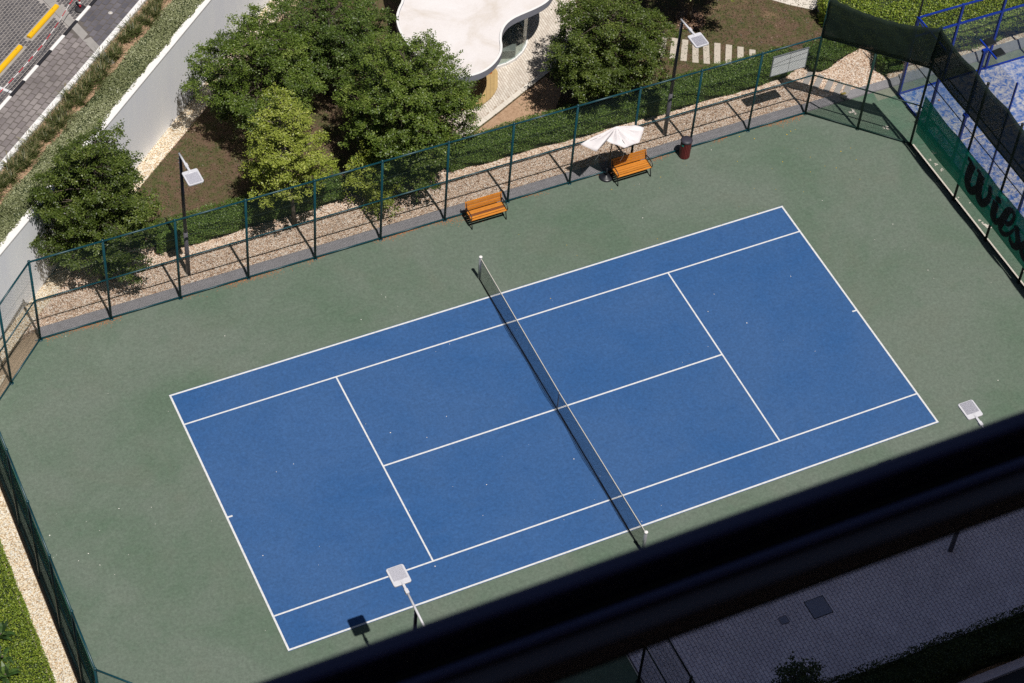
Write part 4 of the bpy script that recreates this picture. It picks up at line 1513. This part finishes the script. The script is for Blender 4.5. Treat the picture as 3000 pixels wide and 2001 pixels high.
def smooth_loop(pts, it=2):
    for _ in range(it):
        o = []
        n = len(pts)
        for i in range(n):
            a, b = pts[i], pts[(i + 1) % n]
            o += [(a[0] * .75 + b[0] * .25, a[1] * .75 + b[1] * .25), (a[0] * .25 + b[0] * .75, a[1] * .25 + b[1] * .75)]
        pts = o
    return pts
re_ = smooth_loop(edge, 2)
def inset(pts, d):
    out = []
    n = len(pts)
    for i in range(n):
        a, b = Vector(pts[i - 1] + (0,)), Vector(pts[(i + 1) % n] + (0,))
        t = (b - a).normalized()
        out.append((pts[i][0] - t.y * d, pts[i][1] + t.x * d))
    return out
ri = inset(re_, .085)
rm = MB()
n = len(re_)
zt = 2.85
vs = [(p[0], p[1], zt - .30) for p in re_] + [(p[0], p[1], zt) for p in re_] + [(p[0], p[1], zt) for p in ri] + [(p[0], p[1], zt - .035) for p in inset(re_, .10)]
fs = []
for k in range(3):
    fs += [(k * n + i, k * n + (i + 1) % n, (k + 1) * n + (i + 1) % n, (k + 1) * n + i) for i in range(n)]
fs += [tuple(range(n - 1, -1, -1))]
roof = pv(rm.add(vs, fs).build('roof', 'fascia'))
MB().sheet(inset(re_, .10), zt - .034).build('membrane', 'roof_membrane', roof)
lipm = MB().add([(p[0], p[1], zt + .002) for p in re_] + [(p[0], p[1], zt + .002) for p in ri], [(i, (i + 1) % n, n + (i + 1) % n, n + i) for i in range(n)])
lipm.build('roof_lip', 'white_paint', roof)
# deck
deck = [(4.96, 15.86), (4.88, 15.47), (4.72, 15.11), (4.43, 14.71), (4.03, 14.41), (3.58, 14.23), (3.21, 14.20), (2.80, 14.27), (2.3, 14.5), (1.9, 15.0), (1.8, 16.2), (2.4, 17.0), (4.2, 16.9)]
dk = pv(MB().prism(smooth_loop(deck, 1), .05, G + .06).build('deck', 'fascia'))
din = in_poly(inset(smooth_loop(deck, 1), .05))
dd = Vector((.42, .9)).normalized()      # plank direction
dn = Vector((dd.y, -dd.x))
kk = 0
for k in range(-30, 60):
    off = k * .145
    w = .069
    ends = []
    for so_ in (-w, -w / 2, 0, w / 2, w):
        run = [q for q in range(-40, 700) if din(*(Vector((1.5, 13.5)) + dn * (off + so_) + dd * (q * .01)))]
        if run:
            ends.append((so_, run[0] * .01, run[-1] * .01))
    if len(ends) > 2:
        base_ = Vector((1.5, 13.5)) + dn * off
        poly_ = [tuple(base_ + dn * e_[0] + dd * e_[1]) for e_ in ends] + [tuple(base_ + dn * e_[0] + dd * e_[2]) for e_ in ends[::-1]]
        MB().prism(poly_, G + .05, G + .085).build('plank', 'deck_wood', dk)
pv(MB().box(2.90, 3.02, 14.33, 14.45, G + .08, 2.56).build('column', 'column_wood'))
pv(MB().box(4.60, 4.72, 15.62, 15.74, G + .08, 2.56).build('column', 'column_wood'))
# glazed wall
gl = [(4.95, 15.90), (5.45, 15.93), (5.88, 16.05), (6.30, 16.30), (6.61, 16.60), (6.82, 16.97), (6.95, 17.5), (6.98, 18.2)]
for i in range(len(gl) - 1):
    a_, b_ = Vector(gl[i]), Vector(gl[i + 1])
    d_ = (b_ - a_)
    nn_ = Vector((d_.y, -d_.x)).normalized()
    pv(MB().prism([tuple(a_ - nn_ * .006), tuple(a_ + nn_ * .006), tuple(b_ + nn_ * .006), tuple(b_ - nn_ * .006)][::-1], G + .14, 2.55).build('glass_pane', 'glass'))
    pv(MB().prism([tuple(a_ - nn_ * .05), tuple(a_ + nn_ * .06), tuple(b_ + nn_ * .06), tuple(b_ - nn_ * .05)][::-1], G, G + .14).build('sill', 'white_paint'))
pv(MB().prism([(4.95, 16.0), (5.88, 16.1), (6.6, 16.65), (6.95, 17.6), (6.9, 20.5), (3.0, 20.5), (2.6, 17.2), (4.2, 17.0)], .05, G + .04).build('floor', 'concrete_pale'))
pv(MB().box(3.0, 3.12, 17.2, 20.6, G + .04, 2.55).build('wall', 'interior_dark'))
pv(MB().box(3.0, 6.9, 19.4, 19.52, G + .04, 2.55).build('wall', 'interior_dark'))
pv(MB().prism([(2.7, 17.12), (4.9, 16.95), (4.9, 17.05), (2.7, 17.22)], G + .04, 2.55).build('wall', 'interior_dark'))
pv(MB().prism([(5.42, 16.27), (5.92, 16.10), (6.12, 16.46), (5.62, 16.66)], G + .04, G + .45).build('counter', 'concrete', bevel=.02))
tag(pav, 'low pavilion with a white free-form curved roof and timber deck', 'pavilion')

# plaza of pale pavers round the pavilion
plaza_poly = [(2.0, 12.72), (2.46, 12.93), (4.04, 13.64), (5.45, 14.31), (7.03, 15.05), (7.85, 15.75), (8.75, 16.6), (9.35, 17.5), (9.62, 18.4), (9.6, 22.5), (5.0, 23.2), (4.0, 20), (3.2, 17), (2.0, 14.6)]
plaza = structure('plaza', MB().prism(plaza_poly, .05, G + .016), 'plaza_joint')
inn = in_poly(inset(plaza_poly, .22))
dkf = in_poly(inset(smooth_loop(deck, 1), -.02))
paver_field('pavers', plaza, lambda x, y: inn(x, y) and not dkf(x, y), 0, 12, -12, 2, .20, .10, G + .026, 'plaza_paver', rot=PI / 2, org=(0, 12), gap=.010, h=.014, rngseed=8)
for i in range(len(plaza_poly) - 3):
    a_, b_ = Vector(plaza_poly[i]), Vector(plaza_poly[i + 1])
    d_ = b_ - a_
    L_ = d_.length
    d_.normalize()
    nn_ = Vector((-d_.y, d_.x)) * .20
    k_ = max(1, round(L_ / .5))
    for j in range(k_):
        p = a_ + d_ * (L_ * j / k_ + .004)
        q = a_ + d_ * (L_ * (j + 1) / k_ - .004)
        MB().prism([tuple(p), tuple(q), tuple(q + nn_), tuple(p + nn_)], .05, G + .034).build('edge_stone', 'concrete_pale', plaza)

# bare sandy soil between the plaza edge and the hedge
soil_poly = [(2.55, 12.45), (2.75, 12.98), (4.1, 13.6), (5.4, 14.22), (6.6, 14.78), (6.9, 13.9), (6.1, 12.9), (5.0, 12.42), (3.6, 12.35)]
structure('soil_patch', MB().prism(soil_poly, .05, G + .020), 'soil')

# stepping stones across the lawn
tops = [(12.30, 14.90), (12.645, 14.675), (12.985, 14.455), (13.315, 14.20), (13.735, 14.03), (14.12, 13.78), (14.49, 13.51), (14.855, 13.20), (15.25, 12.9)]
bots = [(11.66, 13.88), (12.01, 13.62), (12.405, 13.365), (12.79, 13.145), (13.17, 13.0), (13.55, 12.80), (13.93, 12.50), (14.30, 12.2), (14.68, 11.95)]
tops = [(11.55, 15.30), (11.93, 15.12)] + tops
bots = [(10.90, 14.32), (11.28, 14.10)] + bots
sr = random.Random(4)
for (tx, ty), (bx_, by_) in zip(tops, bots):
    a_, b_ = Vector((bx_, by_)), Vector((tx, ty))
    d_ = (b_ - a_).normalized()
    nn_ = Vector((d_.y, -d_.x)) * .125
    MB().prism([tuple(a_ - nn_), tuple(a_ + nn_), tuple(b_ + nn_), tuple(b_ - nn_)], .1, G + .035 + sr.uniform(0, .01)).build('stepping_stone', 'stone_slab', lawn, bevel=.012)
gb = bpy.data.objects['gravel_bed']
for (x, y) in ((16.13, 11.05), (16.40, 10.72), (16.67, 10.38), (16.92, 10.08), (17.16, 9.86)):
    d_ = Vector((.74, .67)).normalized()
    nn_ = Vector((-d_.y, d_.x)) * .115
    c_ = Vector((x, y - .05))
    MB().prism([tuple(c_ - d_ * .40 - nn_), tuple(c_ + d_ * .40 - nn_), tuple(c_ + d_ * .40 + nn_), tuple(c_ - d_ * .40 + nn_)], .1, G + .03).build('stepping_stone', 'concrete', gb, bevel=.01)

# footpath at the top right
path = structure('footpath', MB().prism([(16.2, 16.1), (17.0, 15.52), (17.48, 15.03), (18.3, 14.36), (18.9, 14.70), (22.3, 13.50), (27.5, 11.75), (27.5, 13.3), (22.5, 15.2), (19.0, 16.6), (16.6, 17.6)], .05, G + .03), 'concrete_pale')

# ------------------------------------------------------------------ padel court
structure('padel_floor', MB().prism([(19.06, -11.0), (29.1, -11.0), (29.1, 9.0), (19.06, 9.0)], -.05, .006), 'padel_turf')
structure('padel_surround', MB().prism([(18.15, 9.02), (29.2, 9.02), (29.2, 9.49), (18.2, 9.49)], -.05, -.001), 'padel_edge')
pf = bpy.data.objects['padel_floor']
MB().box(20.0, 29.0, 5.92, 5.965, .004, .0105).build('line', 'sand_line', pf)
pad = empty('glass_court_cage', (19.08, 9.02, 0))
def pp(o):
    o.parent = pad
    o.matrix_parent_inverse = Matrix.Translation(-Vector(pad.location))
    return o
def bar(p, q, r=.04, name='beam', mat='padel_blue'):
    p, q = Vector(p), Vector(q)
    d = (q - p).normalized()
    a = Vector((0, 0, 1)) if abs(d.z) < .9 else Vector((1, 0, 0))
    x = d.cross(a).normalized()
    y = d.cross(x)
    return pp(MB().obox((p + q) / 2, x, y, d, r, r, (q - p).length / 2).build(name, mat))
X0 = 19.09
for i in range(6):
    x = X0 + i * 2.0
    bar((x, 9.03, 0), (x, 9.03, 4.0), .045 if i else .05, 'post')
for y in (7.05, 3.05, 1.05, -.95, -2.95, -4.95, -6.95, -8.95):
    bar((X0, y, 0), (X0, y, 3.0 if y != 3.05 else 5.9), .045 if y != 3.05 else .03, 'post')
for y0, y1 in ((3.0, .05),):
    bar((X0 + .05, 9.03, 3.0), (29.0, 9.03, 3.0), .035)
    bar((X0 + .05, 9.03, 3.96), (29.0, 9.03, 3.96), .03)
    bar((X0 + .05, 9.03, .04), (29.0, 9.03, .04), .028)
bar((X0, 8.98, 3.96), (X0, 7.1, 3.96), .03)
bar((X0, 8.98, .03), (X0, -8.9, .03), .022)
bar((X0, 8.98, 3.0), (X0, -8.9, 3.0), .018, mat='fence_black')
bar((X0, 8.98, 2.0), (X0, -8.9, 2.0), .014, mat='fence_black')
bar((X0, 8.98, 3.9), (X0 + .55, 9.03, 3.05), .02, 'brace')
for i in range(5):
    x = X0 + i * 2.0
    pp(MB().box(x + .06, x + 1.94, 9.024, 9.036, .10, 2.96).build('glass_pane', 'glass_clear'))
    o = link_obj('mesh_panel', panel(1.88, .9, 'fence_black', .06, .0012))
    o.location = (x + .06, 9.03, 3.03)
    pp(o)
for y in (7.05, 5.05):
    pp(MB().box(X0 - .006, X0 + .006, y + .05, y + 1.9, .10, 2.96).build('glass_pane', 'glass_clear'))
for k, y in enumerate((3.05, 1.05, -.95, -2.95)):
    o = link_obj('mesh_panel', panel(1.9, 2.9, 'fence_black', .06, .0012))
    o.location = (X0, y + .05, .08)
    o.rotation_euler = (0, 0, PI / 2)
    pp(o)
pp(MB().add([(X0, 5.1, 3.0), (X0, 3.05, 3.0), (X0, 3.05, 5.85), (X0, 5.1, 5.75)], [(0, 1, 2, 3)]).build('ball_net', 'padel_net'))
tag(pad, 'blue steel and glass cage of the neighbouring court', 'court cage')
bp = bar((X0, 9.03, 4.0), (X0, 9.03, 6.2), .025, 'mast', 'fence_black')
fl = empty('floodlight_mast', (X0, 5.10, 0))
MB().box(-.05, .05, -.05, .05, 0, 5.68).build('pole', 'padel_blue', fl)
MB().box(-.10, .10, -.07, .07, 5.60, 5.72).build('bracket', 'padel_blue', fl)
MB().box(.11, .17, -.55, .55, 5.66, 5.71).build('crossbar', 'padel_blue', fl)
MB().box(-.09, .09, -.09, .09, 2.38, 2.50).build('clamp', 'padel_blue', fl)
for s in (-.30, .30):
    l = MB()
    l.obox((.38, s, 5.70), (1, 0, .12), (0, 1, 0), (-.12, 0, 1), .20, .17, .03)
    o = l.build('floodlight', 'iron_dark', fl, bevel=.01)
    MB().obox((.36, s, 5.74), (1, 0, .12), (0, 1, 0), (-.12, 0, 1), .15, .15, .012).build('heat_fins', 'fence_black', o)
tag(fl, 'blue floodlight mast with two dark lamps beside the glass court', 'floodlight')

# ------------------------------------------------------------------ shaded foreground ground
pave = structure('pavement', MB().prism([(-2.24, -13.4), (30, -13.4), (30, -9.50), (-2.24, -9.50)], -.05, -.012), 'shade_joint')
def shade_in(x, y):
    return -2.2 < x < 19.5 and -13.4 < y < -9.55
paver_field('pavers', pave, shade_in, 0, 5, -20, 3, .25, .125, .004, 'shade_paver', rot=PI / 2, org=(0, -14), gap=.009, h=.015, single=300, near=lambda c: np.abs(c[:, 1] + 11.6) * 1.5 + np.abs(c[:, 0] - 3.6), rngseed=9)
MB().box(-2.27, -2.245, -14, -9.52, -.05, .03).build('edge_strip', 'concrete_pale', pave)
dc = empty('drain_cover', (4.25, -10.475, 0))
MB().box(-.355, .355, -.355, .355, -.01, .012).build('frame', 'iron_dark', dc)
MB().prism([(-.30, -.33), (.30, -.33), (.33, -.30), (.33, .30), (.30, .33), (-.30, .33), (-.33, .30), (-.33, -.30)], .012, .018).build('inlay', 'shade_inlay', dc)
tag(dc, 'large square dark-framed inspection cover in the shaded pavers', 'cover')
dc = empty('drain_cover', (2.98, -10.47, 0))
MB().box(-.145, .145, -.145, .145, -.01, .010).build('frame', 'shade_joint', dc)
MB().box(-.125, .125, -.125, .125, .010, .014).build('rim', 'shade_inlay', dc)
MB().box(-.09, .09, -.09, .09, .014, .016).build('lid', 'shade_inlay', dc)
tag(dc, 'small square cover in the shaded pavers left of the large one', 'cover')
structure('hedge_soil', MB().prism([(-2.2, -14.65), (30, -14.65), (30, -13.42), (-2.2, -13.42)], -.05, .01), 'soil')
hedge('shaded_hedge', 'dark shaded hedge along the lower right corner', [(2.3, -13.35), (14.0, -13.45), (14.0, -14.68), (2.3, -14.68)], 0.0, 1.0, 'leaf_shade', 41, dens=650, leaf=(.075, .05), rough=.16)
kbk = structure('road_kerb', MB().box(-2, 30, -14.98, -14.68, -.05, .12), 'shade_paver')
structure('road', MB().prism([(-20, -30), (40, -30), (40, -14.99), (-20, -14.99)], -.05, .0), 'asphalt')
tree('young_tree', 'dark shaded tree top at the lower right edge', (1.3, -13.85, 0), (1.35, -13.7, 1.75), .95, .75, 'leaf_shade', 43, 26, 170, leaf=(.10, .07), pad=(.28, .42), trunk_r=.05, zmin=.9, tiers=False)

# ------------------------------------------------------------------ tower the picture is taken from, and its facade rail
tw = empty('tower_building', (-10, -50, 0))
def twp(o):
    o.parent = tw
    o.matrix_parent_inverse = Matrix.Translation(-Vector(tw.location))
    return o
TOP = 81.6
twp(MB().box(-70, 50, -62, -42.55, 0, TOP).build('wall', 'facade'))
for k in range(24):
    z = 1.2 + k * 3.35
    twp(MB().box(-69.5, 49.5, -42.56, -42.47, z, z + 2.3).build('window_band', 'facade_dark'))
tag(tw, 'tall residential tower that shades the near pavement', 'building')
rail = empty('facade_rail', (-24.2, -40.6, 58.5))
def rlp(o):
    o.parent = rail
    o.matrix_parent_inverse = Matrix.Translation(-Vector(rail.location))
    return o
# rail profile: slopes of sight from the camera: far edge 0.588, near edge 0.526 of the drop
def ry_(k, drop):
    return CAM.y + k * drop
D0 = 2.10
zt_ = CAM.z - D0
xa_, xb_ = -40.0, -8.0
def strip(k0, k1, drop, h, name, mat):
    rlp(MB().box(xa_, xb_, ry_(k0, drop), ry_(k1, drop), CAM.z - drop - h, CAM.z - drop).build(name, mat, bevel=.006))
strip(.5765, .5880, D0, .10, 'outer_cap', 'facade_navy')
strip(.5600, .5762, D0 + .05, .10, 'groove', 'facade_dark')
strip(.5530, .5600, D0 + .012, .10, 'inner_cap', 'facade_navy')
strip(.5385, .5528, D0 + .022, .038, 'tray', 'facade_tray')
strip(.5320, .5400, D0 + .075, .022, 'lower_lip', 'facade_dark')
for x in (-38, -33, -28, -20, -15, -10):
    rlp(MB().box(x - .04, x + .04, -42.5, -40.62, zt_ - .30, zt_ - .17).build('bracket', 'facade_dark'))
tag(rail, 'out-of-focus dark facade rail crossing the lower right', 'rail')

# ------------------------------------------------------------------ grass and dry leaves on the lawn
rng_ = np.random.default_rng(91)
nl = 60000
cx_ = rng_.uniform(-12.2, 18.5, nl)
cy_ = rng_.uniform(11.6, 19.8, nl)
lf = in_poly(lawn_poly)
plf = in_poly(plaza_poly)
kp = np.array([lf(a_, b_) and not plf(a_, b_) for a_, b_ in zip(cx_, cy_)])
cx_, cy_ = cx_[kp], cy_[kp]
ptch = np.sin(cx_ * 1.7 + np.sin(cy_ * 1.3) * 1.5) * np.sin(cy_ * 2.1 + np.sin(cx_ * .9) * 1.7) + .7 * np.sin(cx_ * 4.3 + 1) * np.sin(cy_ * 5.1 + cx_) + rng_.normal(0, .35, len(cx_))
sfn = in_poly(soil_poly)
bare = np.array([sfn(a_, b_) for a_, b_ in zip(cx_, cy_)])
for nm, lb, sel, mt, ln_ in (('lawn_grass', 'thin green lawn grass in patches', (ptch > .0) & ~(bare & (ptch < .9)), 'leaf_lawn', .085), ('lawn_thatch', 'dry brown thatch and leaves on the lawn', (ptch <= .30) & ~bare, 'leaf_thatch', .07)):
    cc_ = np.column_stack([cx_[sel], cy_[sel], np.full(sel.sum(), G + .022) + rng_.uniform(0, .025, sel.sum())])
    q = leaf_quads(cc_, np.array([0, 0, 1.]) + rng_.normal(0, .7, (len(cc_), 3)), ln_, .020, rng_)
    o = link_obj(nm, quads_mesh(nm, q, np.clip(rng_.normal(.45, .25, len(cc_)), 0, 1)), mt)
    tag(o, lb, 'grass', kind='stuff')

vb = empty('valve_box', (16.95, 9.70, G + .01))
MB().box(-.11, .11, -.05, .05, 0, .05).build('body', 'olive_paint', vb, bevel=.008)
MB().box(-.09, .09, -.035, .035, .05, .056).build('lid', 'olive_paint', vb)
tag(vb, 'small olive valve box at the end of the corner stepping slabs', 'valve box')
bl = MB().lathe([(.034 * math.cos(a_), .034 + .034 * math.sin(a_)) for a_ in [-1.45, -1.0, -.5, 0, .5, 1.0, 1.45]], 14).build('ball', 'ball_orange', None, True)
bl.location = (20.38, 8.14, .008)
tag(bl, 'small orange ball lying on the blue sandy turf', 'ball')

# ------------------------------------------------------------------ leaf litter, specks
rng_ = np.random.default_rng(77)
n = 5200
x = rng_.uniform(-15, 15, n)
band = 9.45 - np.abs(rng_.normal(0, .085, n)) * (1 + .8 * np.sin(x * 1.9) + .8 * np.sin(x * .8 + 1))
keep = (np.sin(x * 2.3) + np.sin(x * .9 + 2) + rng_.normal(0, .5, n)) > .1
x, band = x[keep], band[keep]
C_ = np.column_stack([x, band, np.full(len(x), .008)])
q = leaf_quads(C_, np.array([0, 0, 1.]) + rng_.normal(0, .15, (len(x), 3)), .04, .022, rng_)
o = link_obj('leaf_litter', quads_mesh('leaf_litter', q, rng_.uniform(0, 1, len(x))), 'litter')
tag(o, 'dry orange-brown leaf litter along the fence foot', 'leaf litter', kind='stuff')
def specks(name, label, n, size, mat, seed, xr=(-17.5, 17.5), yr=(-8, 9.2)):
    rng = np.random.default_rng(seed)
    c = np.column_stack([rng.uniform(*xr, n), rng.uniform(*yr, n), np.full(n, .0105)])
    # scattered in loose clusters
    k = rng.integers(0, 26, n)
    cl = np.column_stack([rng.uniform(*xr, 26), rng.uniform(*yr, 26)])
    m_ = rng.random(n) < .45
    c[m_, :2] = cl[k[m_]] + rng.normal(0, .8, (m_.sum(), 2))
    okp = in_poly(court_poly)
    c = np.array([p for p in c if okp(p[0], p[1])])
    s = size * rng.uniform(.4, 1.0, len(c)) ** 1.5 * 1.3
    rngq = rng
    Q = []
    for p, ss in zip(c, s):
        a = rng.uniform(0, PI)
        u = np.array([math.cos(a), math.sin(a), 0]) * ss * .5
        v = np.array([-math.sin(a), math.cos(a), 0]) * ss * .5 * rng.uniform(.5, 1)
        Q.append([p - u, p - v, p + u, p + v])
    o = link_obj(name, quads_mesh(name, np.array(Q), rng.uniform(0, 1, len(Q))), mat)
    tag(o, label, 'specks', kind='stuff')
specks('white_specks', 'tiny white petals and specks scattered over the court', 95, .042, 'speck_white', 5)
specks('yellow_specks', 'tiny yellow leaves scattered near the far benches', 45, .05, 'speck_yellow', 6, xr=(2, 16), yr=(5.5, 9.3))
rng_ = np.random.default_rng(12)
Q = []
for (x, y, s) in [(17.6 + 1.0, 1.75, .30), (18.42, 2.1, .10), (18.45, 1.95, .08), (18.55, -.85, .2), (18.5, 4.9, .12), (18.45, 5.2, .10), (18.7, 5.75, .16), (18.35, 5.5, .08), (18.55, 3.0, .06), (16.9, 8.9, .22), (17.7, 7.6, .16), (18.3, 3.4, .07)]:
    for k in range(9):
        a = rng_.uniform(0, 2 * PI)
        p = np.array([x + rng_.normal(0, s * .25), y + rng_.normal(0, s * .35), .0085 - .006])
        ss = s * rng_.uniform(.15, .45)
        u = np.array([math.cos(a), math.sin(a), 0]) * ss
        v = np.array([-math.sin(a), math.cos(a), 0]) * ss * .6
        Q.append([p - u, p - v, p + u, p + v])
Q = np.array(Q)
Q[:, :, 2] += (np.arange(len(Q)) * .00004)[:, None]
o = link_obj('paint_chips', quads_mesh('paint_chips', Q, rng_.uniform(0, 1, len(Q))), 'concrete_pale')
tag(o, 'pale chipped paint patches on the strip behind the right fence', 'chips', kind='stuff')
